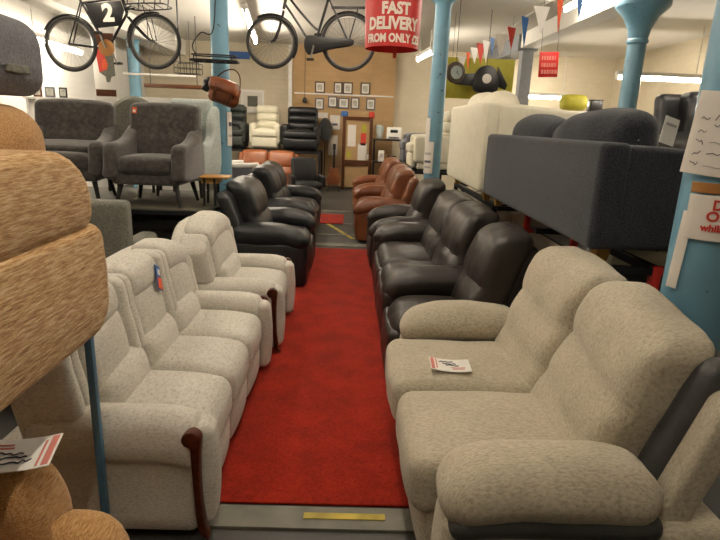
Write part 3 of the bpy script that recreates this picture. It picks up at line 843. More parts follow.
def mudguard(parent, cx, a0, a1, r=.375):
    bm = BM(); pts = arc(cx, r, a0, a1, 20); L = []
    for p in pts:
        d = Vector((p[0] - cx, 0, p[2])).normalized()
        L.append([bm.verts.new(Vector(p) + Vector((0, y, 0)) - d * q) for (y, q) in ((-.03, .014), (-.016, .0), (.016, .0), (.03, .014), (.016, .004), (-.016, .004))])
    for A, B in zip(L, L[1:]):
        for i in range(6): bm.faces.new((A[i], A[(i + 1) % 6], B[(i + 1) % 6], B[i]))
    bm.faces.new(L[0][::-1]); bm.faces.new(L[-1])
    obj('mudguard', bm, M_iron, parent)
def saddle(parent, x, z):
    pr = smooth([(-.15, -.10), (-.15, .10), (-.05, .09), (.04, .03), (.14, .02), (.15, 0), (.14, -.02), (.04, -.03), (-.05, -.09)], 3)
    s = obj('saddle', prism(BM(), [(x + p[0], p[1]) for p in pr], z, z + .05, 'z', r=.02, k=3), M_bagleather, parent)
    bm = BM()
    for y in (-.05, .05): tube(bm, circ((x - .09, y, z - .035), .03, 14, 'z'), .006, 6, closed=True)
    obj('spring', bm, M_chrome, s)
def hang(parent, xs, z0, loc_z):
    for x in xs: obj('hanging_wire', tube(BM(), [(x, 0, z0), (x, 0, ZC - loc_z - .004)], .004, 6), M_darksteel, parent)

def carrier_bicycle():
    z = 2.455
    t = thing('bicycle', 'old black carrier bicycle with a number 2 plate hanging over the velvet armchairs', 'bicycle', (-3.01, 7.3, z), 0, 'bicycles hung from the ceiling')
    t.rotation_euler = (0, -.067, 0)
    rx, fx = -.52, .52
    wheel(t, rx, .308); wheel(t, fx, .308)
    bb, st, hd0, hd1 = (-.07, 0, -.06), (-.33, 0, .50), (.22, 0, .33), (.19, 0, .52)
    bm = BM()
    tube(bm, [bb, st], .016, 8); tube(bm, [bb, hd0], .017, 8); tube(bm, [(-.315, 0, .46), hd1], .016, 8); tube(bm, [hd0, (.175, 0, .56)], .02, 8)
    for y in (-.05, .05):
        tube(bm, [bb, (bb[0] - .12, y, bb[2] + .01), (rx, y, 0)], .010, 6); tube(bm, [(-.32, y * .4, .47), (rx, y, 0)], .009, 6)
    obj('frame', bm, M_iron, t)
    bm = BM()
    for y in (-.05, .05): tube(bm, smooth([(.22, y * .7, .30), (.33, y, .16), (.44, y, .04), (.52, y, 0)], 4, False), .011, 6)
    obj('fork', bm, M_iron, t)
    mudguard(t, fx, 75, 190, .345); mudguard(t, rx, 20, 150, .345)
    obj('chainring', prism(BM(), [(bb[0] + .10 * math.cos(2 * PI * i / 36) * (1 if i % 2 else .95), bb[2] + .10 * math.sin(2 * PI * i / 36) * (1 if i % 2 else .95)) for i in range(36)], -.052, -.047, 'y'), M_tape, t)
    for s in (-1, 1):
        cr = obj('crank', tube(BM(), [(bb[0], s * .04, bb[2]), (bb[0], s * .075, bb[2]), (bb[0] + s * .05, s * .08, bb[2] - s * .165)], .011, 8), M_chrome, t)
        obj('pedal', rbox(BM(), (bb[0] + s * .05, s * .13, bb[2] - s * .165), (.09, .09, .025), r=.008, n=2), M_rubber, cr)
    saddle(t, -.36, .56)
    obj('handlebar', tube(BM(), smooth([(.02, -.28, .62), (.12, -.24, .65), (.17, -.06, .66), (.17, .06, .66), (.12, .24, .65), (.02, .28, .62)], 5, False), .012, 8), M_chrome, t)
    # front carrier: a tray of rods held over the front wheel
    bm = BM()
    for zz, k in ((.40, 1.), (.53, 1.12)):
        tube(bm, smooth([(.27, -.17 * k, zz), (.62 + .07 * k, -.17 * k, zz), (.66 + .07 * k, 0, zz), (.62 + .07 * k, .17 * k, zz), (.27, .17 * k, zz)], 6), .008, 6, closed=True)
    for x in (.32, .42, .52, .62): tube(bm, [(x, -.165, .40), (x, .165, .40)], .006, 6)
    for (x, y) in ((.30, -.17), (.30, .17), (.5, -.175), (.5, .175), (.68, -.14), (.68, .14)): tube(bm, [(x, y, .40), (x + .02, y * 1.1, .53)], .007, 6)
    for y in (-.06, .06): tube(bm, [(.21, y * .4, .38), (.30, y, .40)], .009, 6)
    for y in (-.09, .09): tube(bm, [(.52, y * .8, .0), (.46, y * 1.3, .40)], .006, 6)
    obj('front_carrier', bm, M_iron, t)
    pl = obj('sign_plate', prism(BM(), [(-.27, .45), (-.17, .17), (.13, .19), (.20, .36), (.17, .47)], -.030, -.022, 'y', r=.003, k=2), M_iron, t)
    obj('number', text_bm('2', .27, .004, .012, rot=R3(x=PI / 2), loc=(.0, -.0335, .33)), M_signtext, pl)
    hang(t, (-.36, .19), .56, z)
carrier_bicycle()

def step_through_bicycle():
    z = 2.56
    t = thing('bicycle', 'old black step-through bicycle with a chain case hanging beside the red delivery banner', 'bicycle', (-.57, 7.3, z), PI, 'bicycles hung from the ceiling')
    t.rotation_euler = (0, .035, PI)
    rx, fx = -.48, .48
    wheel(t, rx, .325); wheel(t, fx, .298)
    bb = (-.05, 0, -.05)
    bm = BM()
    tube(bm, [bb, (-.25, 0, .54)], .016, 8)
    tube(bm, smooth([(.30, 0, .44), (.16, 0, .24), (.04, 0, .06), bb], 5, False), .015, 8)
    tube(bm, smooth([(.28, 0, .55), (.12, 0, .36), (-.04, 0, .19), (-.115, 0, .14)], 5, False), .014, 8)
    tube(bm, [(.315, 0, .38), (.25, 0, .62)], .019, 8)
    for y in (-.05, .05):
        tube(bm, [bb, (bb[0] - .12, y, bb[2] + .01), (rx, y, 0)], .010, 6); tube(bm, [(-.24, y * .4, .50), (rx, y, 0)], .009, 6)
    obj('frame', bm, M_iron, t)
    bm = BM()
    for y in (-.045, .045): tube(bm, smooth([(.315, y * .7, .36), (.37, y, .18), (.43, y, .04), (.48, y, 0)], 4, False), .010, 6)
    obj('fork', bm, M_iron, t)
    mudguard(t, fx, 60, 215, .333); mudguard(t, rx, -10, 160, .362)
    cc = smooth([(.07, -.05), (.05, .05), (-.03, .07), (-.25, .045), (-.50, .035), (-.55, .0), (-.50, -.05), (-.25, -.09), (-.03, -.15), (.04, -.13)], 4)
    for y in (.045,): obj('chain_case', prism(BM(), cc, y, y + .05, 'y', r=.015, k=3), M_iron, t)
    for s in (-1, 1):
        cr = obj('crank', tube(BM(), [(bb[0], s * .04, bb[2]), (bb[0], s * .115, bb[2]), (bb[0] + .04 * s, s * .12, bb[2] - .165 * s)], .011, 8), M_chrome, t)
        obj('pedal', rbox(BM(), (bb[0] + .04 * s, s * .165, bb[2] - .165 * s), (.09, .08, .025), r=.008, n=2), M_rubber, cr)
    saddle(t, -.29, .60)
    obj('handlebar', tube(BM(), smooth([(-.02, -.27, .62), (.10, -.25, .68), (.24, -.06, .66), (.24, .06, .66), (.10, .25, .68), (-.02, .27, .62)], 5, False), .011, 8), M_chrome, t)
    bm = BM()
    for y in (-.06, 0, .06): tube(bm, [(-.27, y, .40), (-.72, y, .40)], .006, 6)
    for x in (-.30, -.45, -.6, -.71): tube(bm, [(x, -.06, .40), (x, .06, .40)], .005, 6)
    for y in (-.065, .065): tube(bm, [(-.48, y, 0), (-.6, y, .40)], .005, 6)
    obj('rear_carrier', bm, M_iron, t)
    hang(t, (-.29, .25), .6, z)
step_through_bicycle()

# ------------------------------------------------------------------ red drum banner
def banner():
    z0, zt, r = 2.285, 2.95, .268
    t = thing('hanging_banner', 'round red hanging banner reading FAST DELIVERY over the red carpet', 'banner', (.335, 5.45, 0), 0)
    bm = BM(); seg = 48; P = [(r - .02, z0), (r, zt), (r - .006, zt), (r - .026, z0)]
    rings = [[bm.verts.new((q * math.cos(2 * PI * i / seg), q * math.sin(2 * PI * i / seg), z)) for i in range(seg)] for q, z in P]
    for k in range(4):
        A, B = rings[k], rings[(k + 1) % 4]
        for i in range(seg): bm.faces.new((A[i], A[(i + 1) % seg], B[(i + 1) % seg], B[i]))
    d = obj('drum', bm, M_redsign, t)
    def wrap(z, W, ang=0.):
        def f(v):
            rr = r - .02 + .02 * (z - z0) / (zt - z0) + .003 + v.z
            a = v.x / r + ang
            return Vector((rr * math.sin(a), -rr * math.cos(a), z + v.y))
        return f
    def line(body, z, H, W, ang=0., bold=.006):
        bm = text_bm(body, H / .7, .003, bold)
        xs = [v.co.x for v in bm.verts]; k = W / (max(xs) - min(xs)); m = (max(xs) + min(xs)) / 2
        for v in bm.verts: v.co.x = (v.co.x - m) * k
        bmesh.ops.triangulate(bm, faces=bm.faces)
        deform(bm, wrap(z, W, ang))
        obj('lettering', bm, M_signtext, d)
    line('FAST', 2.592, .092, .27, .05); line('DELIVERY', 2.470, .098, .53); line('FROM ONLY £25', 2.350, .068, .60, .05, .004)
    disc = smooth([(.0, .075), (.07, .05), (.10, 0), (.07, -.05), (0, -.075), (-.07, -.05), (-.10, 0), (-.07, .05)], 4)
    bm = BM(); vs = []
    for p in disc:
        vs.append(bm.verts.new(Vector((p[0], p[1], 0))))
    f0 = bm.faces.new(vs); g = bmesh.ops.extrude_face_region(bm, geom=[f0])
    for v in g['geom']:
        if isinstance(v, bmesh.types.BMVert): v.co.z += .003
    deform(bm, wrap(2.735, 1, .05)); obj('white_badge', bm, M_signtext, d)
    for i in range(3):
        a = 2 * PI * i / 3 + .5
        obj('hanging_wire', tube(BM(), [(.255 * math.cos(a), .255 * math.sin(a), zt - .01), (.02 * math.cos(a), .02 * math.sin(a), ZC - .01)], .003, 6), M_darksteel, t)
    obj('strap', box(BM(), (.03, -.0, 2.29), (.03, .004, .16)), M_redflag, t)
    obj('strap_bar', tube(BM(), [(-.246, 0, 2.36), (.246, 0, 2.36)], .005, 6), M_darksteel, t)
banner()

# ------------------------------------------------------------------ bunting
def bunting():
    t = thing('hanging_bunting', 'string of small coloured pennant flags above the raised sofas', 'bunting', (1.62, 7., 2.6), 0)
    pts = [(1.60, 3.0, 2.68), (1.53, 4.1, 2.60), (1.535, 4.5, 2.605), (1.56, 5.0, 2.62), (1.60, 5.6, 2.645), (1.64, 6.2, 2.65), (1.66, 6.7, 2.66), (1.68, 7.2, 2.69), (1.715, 8.0, 2.735), (1.735, 8.5, 2.745), (1.745, 9.0, 2.74), (1.745, 9.5, 2.735), (1.70, 10.6, 2.85)]
    off = Vector((1.62, 7., 2.6))
    obj('string', tube(BM(), [Vector(p) - off for p in pts], .003, 5), M_white, t)
    cols = {4.1: M_blueflag, 4.5: M_orange, 5.0: M_white, 5.6: M_blueflag, 6.2: M_redflag, 6.7: M_white, 7.2: M_blueflag, 8.0: M_redflag, 8.5: M_white, 9.0: M_orange, 9.5: M_white, 7.6: M_white}
    for i, (y, m) in enumerate(cols.items()):
        for a, b in zip(pts, pts[1:]):
            if a[1] <= y <= b[1]:
                k = (y - a[1]) / (b[1] - a[1]); p = Vector(a) * (1 - k) + Vector(b) * k; break
        p = p - off; L = .27 if i % 2 else .22; w = .075; th = .6 + .4 * math.sin(i * 2.3)
        dx, dy = w * math.cos(th), w * math.sin(th)
        bm = BM()
        q = [Vector((p.x - dx, p.y - dy, p.z)), Vector((p.x + dx, p.y + dy, p.z)), Vector((p.x + .02, p.y + .015, p.z - L))]
        nn = Vector((-math.sin(th), math.cos(th), 0)) * .0015
        A = [bm.verts.new(v + nn) for v in q]; B = [bm.verts.new(v - nn) for v in q]
        bm.faces.new(A); bm.faces.new(B[::-1])
        for j in range(3): bm.faces.new((A[j], B[j], B[(j + 1) % 3], A[(j + 1) % 3]))
        obj('pennant', bm, m, t)
bunting()

# ------------------------------------------------------------------ small hung signs
def flat_sign(name, label, cat, c, w, h, mat, marks=(), rz=0, tilt=0, th=.006, wires=True, ang_y=0):
    t = thing(name, label, cat, c, rz)
    t.rotation_euler = (tilt, ang_y, rz)
    obj('board', box(BM(), (0, 0, 0), (w, th, h), bev=.001), mat, t)
    for (x, z, ww, hh, m) in marks:
        obj('print', box(BM(), (x, -th / 2 - .001, z), (ww, .0016, hh)), m, t)
    if wires:
        for s in (-1, 1): obj('hanging_wire', tube(BM(), [(s * w * .42, 0, h / 2 - .01), (s * w * .42, 0, ZC - c[2] - .004)], .003, 5), M_darksteel, t)
    return t
mk = []
rr = random.Random(3)
for row, z in enumerate((.085, -.005, -.095)):
    x = -.115
    while x < .10:
        w = rr.uniform(.018, .04); mk.append((x + w / 2, z, w, .055, M_pinkink)); x += w + .012
flat_sign('hanging_sign', 'small red hanging sign with three pale lines of print above the charcoal sofa', 'sign', (2.68, 8.0, 2.50), .30, .33, M_redsign, mk, rz=.25, ang_y=-.06)
flat_sign('hanging_sign', 'yellow-green hanging board behind the bunting and the raised cream sofa', 'sign', (2.12, 9.75, 2.42), 1.15, .66, M_yellow)
flat_sign('hanging_sign', 'blue hanging panel seen just behind the step-through bicycle front wheel', 'sign', (-2.86, 14.3, 3.12), .56, .17, M_bluemat)

def poster():
    t = thing('hanging_poster', 'tall white hanging poster with a red, yellow and grey figure behind the carrier bicycle', 'poster', (-3.86, 9.0, 2.36), 0)
    obj('board', box(BM(), (0, 0, 0), (.36, .008, 1.1), bev=.001), M_white, t)
    obj('print', prism(BM(), [(-.13, .20), (.14, .22), (.15, -.18), (.09, -.20), (.06, -.28), (.01, -.28), (.0, -.20), (-.09, -.14)], -.0065, -.0045, 'y'), M_olive, t)
    obj('print', prism(BM(), [(-.13, .20), (.0, .21), (.02, -.10), (-.09, -.14)], -.0085, -.0067, 'y'), M_redflag, t)
    obj('print', prism(BM(), [(-.03, .04), (.02, .07), (.05, -.02), (.03, -.10), (-.05, -.09)], -.0105, -.0087, 'y'), M_orange, t)
    obj('print', box(BM(), (-.01, -.0055, -.44), (.31, .002, .10)), M_brownwood, t)
    obj('print', box(BM(), (.01, -.0055, .34), (.30, .002, .18)), M_brownwood, t)
    for s in (-1, 1): obj('hanging_wire', tube(BM(), [(s * .15, 0, .54), (s * .15, 0, ZC - 2.36 - .004)], .003, 5), M_darksteel, t)
poster()

def bag_and_carrier():
    # wire carrier hooked on the blue column, a leather bag slung from it
    t = thing('hanging_wire_carrier', 'black wire bicycle carrier hooked round the blue column above the brown leather bag', 'carrier', (-1.61, 6.73, 2.24), .04)
    bm = BM()
    tube(bm, smooth([(-.23, -.10, 0), (.20, -.10, 0), (.25, .0, 0), (.20, .12, 0), (-.23, .12, 0), (-.27, 0, 0)], 5), .012, 6, closed=True)
    tube(bm, smooth([(-.22, -.08, .06), (.18, -.08, .06), (.23, .0, .06), (.18, .10, .06), (-.22, .10, .06), (-.25, 0, .06)], 5), .008, 6, closed=True)
    for x in (-.15, -.03, .1): tube(bm, [(x, -.10, 0), (x, .12, 0)], .007, 6)
    for x in (-.23, .2): tube(bm, [(x, -.09, 0), (x, -.085, .06)], .007, 6)
    obj('tray', bm, M_iron, t)
    obj('hanging_hook', tube(BM(), smooth([(-.22, 0, .06), (-.26, .0, .16), (-.16, .0, .30), (-.02, .03, .36), (.02, .06, ZC - 2.24 - .005)], 5, False), .007, 6), M_iron, t)
    b = thing('leather_bag', 'chestnut brown leather bag hanging in front of the blue column', 'bag', (-1.50, 6.66, 1.90), 0)
    b.rotation_euler = (0, .28, 0)
    obj('body', rbox(BM(), (0, 0, -.01), (.34, .15, .25), r=.06, puff=(.01, .03, .01), n=7, fn=wrinkle(.02, 9, 3)), M_bagleather, b)
    obj('flap', rbox(BM(), (-.01, -.045, .055), (.35, .13, .15), r=.05, puff=(0, .02, .01), n=7, fn=wrinkle(.02, 9, 5)), M_bagleather, b)
    obj('saddle_pad', rbox(BM(), (-.20, .0, .03), (.12, .13, .15), r=.05, n=5, fn=wrinkle(.05, 9, 8)), M_iron, b)
    for x in (-.09, .1): obj('strap', rbox(BM(), (x, -.10, -.02), (.025, .05, .18), r=.01, n=3), M_brownwood, b)
    obj('hanging_strap', tube(BM(), smooth([(-.15, 0, .10), (-.06, .0, .22), (.04, .0, .27), (.12, 0, .22), (.16, 0, .09)], 5, False), .007, 6), M_brownwood, b)
    w = thing('hanging_wire_basket', 'small wire basket hanging from a black hook left of the leather bag'.replace('left of', 'beside'), 'basket', (-2.58, 9.0, 2.25), 0)
    bm = BM()
    for z in (0, .08, .16): tube(bm, [(-.19, -.1, z), (.19, -.1, z), (.19, .1, z), (-.19, .1, z)], .006, 5, closed=True)
    for x in (-.19, -.095, 0, .095, .19):
        for y in (-.1, .1): tube(bm, [(x, y, 0), (x, y, .16)], .005, 5)
    for x in (-.095, 0, .095): tube(bm, [(x, -.1, 0), (x, .1, 0)], .005, 5)
    obj('basket', bm, M_iron, w)
    obj('hanging_hook', tube(BM(), [(-.15, .1, .16), (-.17, .1, ZC - 2.255)], .012, 6), M_iron, w)
bag_and_carrier()

# ------------------------------------------------------------------ recliners on the stand by the tan wall
def recliner(label, loc, rotz, mat, W=.80, group='display recliners', s=1.):
    t = thing('recliner_chair', label, 'armchair', loc, rotz, group)
    hw = W / 2
    obj('base', rbox(BM(), (0, .02, .20), (W - .08, .62, .36), r=.03, n=4), mat, t)
    for i, (z, h, y) in enumerate(((.56, .20, .20), (.74, .19, .24), (.92, .19, .28))):
        obj('back_cushion', rbox(BM(), (0, y, z), (W - .22 + .02 * i, .20, h), r=.075, puff=(.0, .03, .01), n=6), mat, t)
    obj('back_shell', rbox(BM(), (0, .34, .62), (W - .16, .10, .74), r=.045, n=5, rot=R3(x=-.18)), mat, t)
    obj('seat_cushion', rbox(BM(), (0, -.10, .40), (W - .30, .56, .18), r=.06, puff=(0, .02, .02), n=6), mat, t)
    obj('footrest_panel', rbox(BM(), (0, -.36, .17), (W - .12, .10, .24), r=.04, puff=(0, .02, 0), n=5), mat, t)
    obj('footrest_panel', rbox(BM(), (0, -.37, .37), (W - .12, .12, .17), r=.05, puff=(0, .02, 0), n=5), mat, t)
    for sg in (-1, 1):
        obj('armrest', rbox(BM(), (sg * (hw - .075), -.05, .36), (.15, .62, .46), r=.055, puff=(.01, 0, .02), n=5), mat, t)
    obj('plinth', box(BM(), (0, .0, .014), (W - .2, .5, .02)), M_blackwood, t)
    return t
M_dgreen = leather('dark_green_leather', '2b302d', rough=.45)
SZ = .934
recliner('black recliner, largest of the three on the raised stand by the tan wall', (-1.24, 13.62, SZ), 0, M_black, .90)
recliner('cream recliner in the middle of the three on the raised stand', (-2.09, 13.62, SZ), .03, M_creamleather, .72)
recliner('dark green recliner on the raised stand, partly behind the blue column', (-2.83, 13.66, SZ), .03, M_dgreen, .58)
def mirror():
    t = thing('mirror', 'round grey standing mirror next to the black display recliner', 'mirror', (-.70, 14.28, 0), 0)
    pr = smooth([(.17 * math.cos(2 * PI * i / 16), 1.44 + .29 * math.sin(2 * PI * i / 16)) for i in range(16)], 3)
    obj('frame', prism(BM(), pr, 0, .03, 'y', r=.01, k=2), M_olive, t)
    pr2 = smooth([(.15 * math.cos(2 * PI * i / 16), 1.44 + .265 * math.sin(2 * PI * i / 16)) for i in range(16)], 3)
    obj('glass', prism(BM(), pr2, -.003, -.0005, 'y'), M_glassy, t)
    obj('stand', tube(BM(), [(0, .02, 1.2), (0, .02, .03)], .014, 8), M_darksteel, t)
    obj('foot', lathe(BM(), [(.10, 0), (.10, .015), (.02, .03)], (0, .02, 0), 20), M_darksteel, t)
mirror()
# ------------------------------------------------------------------ picture frames on the tan wall
pics = [((-.86, 2.46), (.25, .27), 'first dark-framed picture of the upper row on the tan wall'), ((-.405, 2.46), (.215, .28), 'second dark-framed picture of the upper row on the tan wall'),
        ((-.16, 2.46), (.245, .29), 'third dark-framed picture of the upper row, touching the second'), ((.28, 2.47), (.24, .29), 'dark-framed picture with a bright glare, at the end of the upper row'),
        ((-.865, 2.06), (.22, .28), 'pale framed picture starting the lower row, above the black recliner'), ((-.535, 2.12), (.23, .27), 'second pale framed picture of the lower row on the tan wall'),
        ((-.255, 2.10), (.27, .26), 'wide pale framed picture in the middle of the lower row'), ((.035, 2.11), (.21, .28), 'fourth pale framed picture of the lower row on the tan wall'),
        ((.43, 2.10), (.23, .28), 'pale framed picture ending the lower row, above the printer')]
for (x, z), (w, h), lb in pics:
    t = thing('picture_frame', lb, 'picture', (x, Y1 - .16 - .018, z), 0, 'framed pictures on the tan wall')
    bm = BM(); b = .03
    for (cx, cz, ww, hh) in ((0, h / 2 - b / 2, w, b), (0, -h / 2 + b / 2, w, b), (-w / 2 + b / 2, 0, b, h - 2 * b), (w / 2 - b / 2, 0, b, h - 2 * b)): box(bm, (cx, 0, cz), (ww, .025, hh))
    obj('frame', bm, M_frame if z > 2.3 else M_greyfab, t)
    obj('mount', box(BM(), (0, .004, 0), (w - 2 * b, .01, h - 2 * b)), M_paper, t)
    obj('print', box(BM(), (0, -.003, 0), (w * .48, .003, h * .5)), M_picture, t)
t = thing('picture_frame', 'large white-framed picture on the wall above the dark green recliner', 'picture', (-2.58, Y1 - .02, 2.06), 0, 'framed pictures on the tan wall')
bm = BM()
for (cx, cz, ww, hh) in ((0, .25, .6, .06), (0, -.25, .6, .06), (-.27, 0, .06, .44), (.27, 0, .06, .44)): box(bm, (cx, 0, cz), (ww, .03, hh))
obj('frame', bm, M_white, t); obj('mount', box(BM(), (0, .004, 0), (.48, .01, .44)), M_paper, t); obj('print', box(BM(), (0, -.003, 0), (.26, .003, .26)), M_olive, t)
# ------------------------------------------------------------------ notice board, desk and small things by the tan wall
def notice_board():
    t = thing('notice_board', 'dark wood framed standing notice board with pinned papers by the tan wall', 'board', (.12, 13.9, 0), 0)
    for s in (-1, 1): obj('post', box(BM(), (s * .335, 0, .89), (.075, .05, 1.78), bev=.005), M_brownwood, t)
    obj('top_rail', box(BM(), (0, 0, 1.73), (.59, .05, .09)), M_brownwood, t)
    obj('bottom_rail', box(BM(), (0, 0, .66), (.59, .05, .14)), M_brownwood, t)
    obj('panel', box(BM(), (0, .012, 1.205), (.59, .012, .95)), M_walltan, t)
    obj('finial', rbox(BM(), (-.335, 0, 1.83), (.17, .09, .14), r=.04, n=3), M_bluemat, t)
    obj('finial', rbox(BM(), (.335, 0, 1.83), (.14, .09, .15), r=.04, n=3), M_redflag, t)
    for (x, z, w, h, m) in ((-.14, 1.32, .20, .52, M_paper), (.16, 1.50, .12, .20, M_yellow), (.15, 1.24, .13, .30, M_redflag), (.13, .93, .22, .42, M_paper), (-.2, .86, .10, .18, M_yellow), (.26, .82, .09, .12, M_paper)):
        obj('pinned_paper', box(BM(), (x, .0045, z), (w, .002, h)), m, t)
    obj('lower_panel', box(BM(), (0, .012, .32), (.59, .012, .54)), M_walltan, t)
notice_board()
def desk():
    t = thing('shelf_unit', 'open dark steel shelf unit carrying the white printer by the tan wall', 'shelf', (.88, 13.82, 0), 0)
    for sx in (-.34, .34):
        for sy in (-.2, .2): obj('post', box(BM(), (sx, sy, .62), (.03, .03, 1.24)), M_darksteel, t)
    for z in (.25, .72, 1.25): obj('shelf', box(BM(), (0, 0, z), (.74, .46, .025)), M_darksteel, t)
    p = thing('printer', 'white printer with a dark display on the steel shelf unit', 'printer', (1.02, 13.80, 1.266), -.1)
    obj('body', rbox(BM(), (0, 0, .15), (.36, .34, .29), r=.03, n=3), M_white, p)
    obj('display', rbox(BM(), (0, -.172, .2), (.18, .012, .07), r=.004, n=2), M_darksteel, p)
    obj('paper_tray', rbox(BM(), (0, -.19, .06), (.24, .06, .02), r=.006, n=2), M_greyfab, p)
    g = thing('paper_bag', 'pale grey crumpled bag beside the white printer', 'bag', (.655, 13.78, 1.28), 0)
    obj('body', rbox(BM(), (0, 0, .16), (.16, .22, .30), r=.06, n=6, fn=wrinkle(.05, 7, 2)), M_pale, g)
    k = thing('box_file', 'small white box on the middle shelf below the printer', 'box', (.72, 13.74, .736), 0)
    obj('body', box(BM(), (0, 0, .13), (.14, .2, .26), bev=.004), M_paper, k); obj('label_spine', box(BM(), (0, -.1015, .14), (.08, .002, .1)), M_greyink, k)
    h = thing('handset', 'dark telephone on the middle shelf below the printer', 'telephone', (.98, 13.72, .736), 0)
    obj('body', rbox(BM(), (0, 0, .05), (.24, .2, .09), r=.03, n=3), M_darksteel, h); obj('receiver', rbox(BM(), (0, -.0, .125), (.22, .05, .045), r=.02, n=3), M_iron, h)
desk()
def guitar():
    t = thing('guitar', 'small orange guitar leaning upright beside the standing notice board', 'guitar', (-.43, 13.35, 0), .15)
    pr = smooth([(0, .16), (.13, .19), (.17, .30), (.11, .41), (.12, .50), (.08, .57), (0, .58), (-.08, .57), (-.12, .50), (-.11, .41), (-.17, .30), (-.13, .19)], 4)
    obj('body', prism(BM(), pr, -.04, .04, 'y', r=.01, k=2), M_rust, t)
    obj('neck', box(BM(), (0, -.035, .78), (.045, .025, .46), bev=.005), M_blackwood, t)
    obj('headstock', box(BM(), (0, -.035, 1.06), (.07, .02, .13), bev=.005), M_blackwood, t)
    obj('stand', tube(BM(), [(-.14, -.08, .004), (-.1, .0, .15), (0, .07, .3), (.1, 0, .15), (.14, -.08, .004)], .01, 6), M_darksteel, t)
guitar()
def posted(label, c, w, h, mat, marks=(), name='notice', rz=0):
    t = thing(name, label, 'notice', c, rz)
    obj('sheet', rbox(BM(), (0, 0, 0), (w, .004, h), r=.0019, n=4, k=2, fn=lambda v: Vector((v.x, v.y - .008 * (v.z / h) ** 2, v.z))), mat, t)
    for (x, z, ww, hh, m) in marks: obj('print', box(BM(), (x, -.0045 - .008 * (z / h) ** 2, z), (ww, .002, hh)), m, t)
    return t
yw = Y1 - .16 - .02
posted('white sheet pinned to the tan wall between the mirror and the notice board', (-.46, yw, 1.62), .26, .36, M_paper, [(0, -.05, .14, .05, M_ink)], 'wall_sign')
posted('pale hanging paper low on the tan wall next to the orange guitar', (-.5, yw, 1.05), .24, .5, M_paper, (), 'wall_sign')
posted('pale sheet on the tan wall under the first picture of the lower row', (-.80, yw, 1.78), .3, .14, M_paper, (), 'wall_sign')
bl = thing('lamp_hanging_cord', 'small black bulb hanging on a cord at the tan wall', 'lamp', (-1.23, 14.30, 2.2), 0)
obj('bulb', lathe(BM(), [(.02, -.14), (.05, -.12), (.055, -.08), (.035, -.01), (.015, .0)], (0, 0, 0), 14), M_iron, bl); obj('cord', tube(BM(), [(0, 0, -.005), (0, 0, ZC - 2.2 - .004)], .006, 6), M_iron, bl)

# ------------------------------------------------------------------ more seats in the distance
def office_chair():
    t = thing('leather_armchair', 'black leather swivel armchair at the end of the black sofas', 'armchair', (-.86, 10.55, 0), .3)
    obj('backrest', rbox(BM(), (0, .22, .68), (.5, .13, .52), r=.06, puff=(0, .03, 0), n=6, rot=R3(x=-.15)), M_black, t)
    obj('seat', rbox(BM(), (0, -.05, .44), (.52, .5, .13), r=.06, puff=(0, 0, .02), n=6), M_black, t)
    for s in (-1, 1): obj('armrest', rbox(BM(), (s * .29, -.02, .52), (.08, .44, .22), r=.038, n=4), M_black, t)
    obj('pedestal', tube(BM(), [(0, 0, .39), (0, 0, .06)], .03, 10), M_darksteel, t)
    obj('foot', lathe(BM(), [(.26, 0), (.26, .02), (.05, .06)], (0, 0, 0), 20), M_darksteel, t)
office_chair()
def tub_chair():
    t = thing('tub_chair', 'white-rimmed grey tub chair behind the black leather sofa', 'armchair', (-1.98, 9.5, 0), 2.2)
    out = smooth([(-.31, -.26), (-.33, .05), (-.24, .27), (0, .34), (.24, .27), (.33, .05), (.31, -.26), (.25, -.26), (.26, .04), (.19, .21), (0, .27), (-.19, .21), (-.26, .04), (-.25, -.26)], 4)
    obj('shell', prism(BM(), out, .18, .86, 'z', r=.02, k=3), M_greyfab, t)
    rim = smooth([(-.29, -.27), (-.30, .05), (-.21, .25), (0, .31), (.21, .25), (.30, .05), (.29, -.27)], 5, False)
    obj('rim', tube(BM(), [(p[0], p[1], .86) for p in rim], .045, 10), M_white, t)
    obj('seat_cushion', rbox(BM(), (0, -.05, .38), (.46, .44, .16), r=.06, n=5), M_greyfab, t)
    for sx in (-.2, .2):
        for sy in (-.2, .2): obj('leg', tube(BM(), [(sx, sy, .3), (sx * 1.1, sy * 1.1, .004)], .02, 8), M_blackwood, t)
tub_chair()
rack('display_rack', 'steel rack carrying the grey and cream recliners behind the column with papers', .99, 1.95, 9.4, 11.9, .86, M_darksteel, 2, deck=M_blackwood)
recliner('cream recliner seen edge-on on the rack behind the blue column with papers', (1.42, 9.95, .864), -PI / 2, M_creamleather, .80, 'recliners on the side rack')
recliner('mid grey recliner on the rack beside the rust sofas', (1.40, 11.2, .864), -PI / 2, M_greyfab, .80, 'recliners on the side rack')
leather_suite('leather_armchair', 'dark leather armchair raised on a rack behind the charcoal sofa by the flared column', 'armchair', (2.82, 4.15, 1.003), .0,
              [('arm', .17), ('seat', .62), ('arm', .17)], M_black, seed=61, depth=.9, back_z=.93, lean=.22)
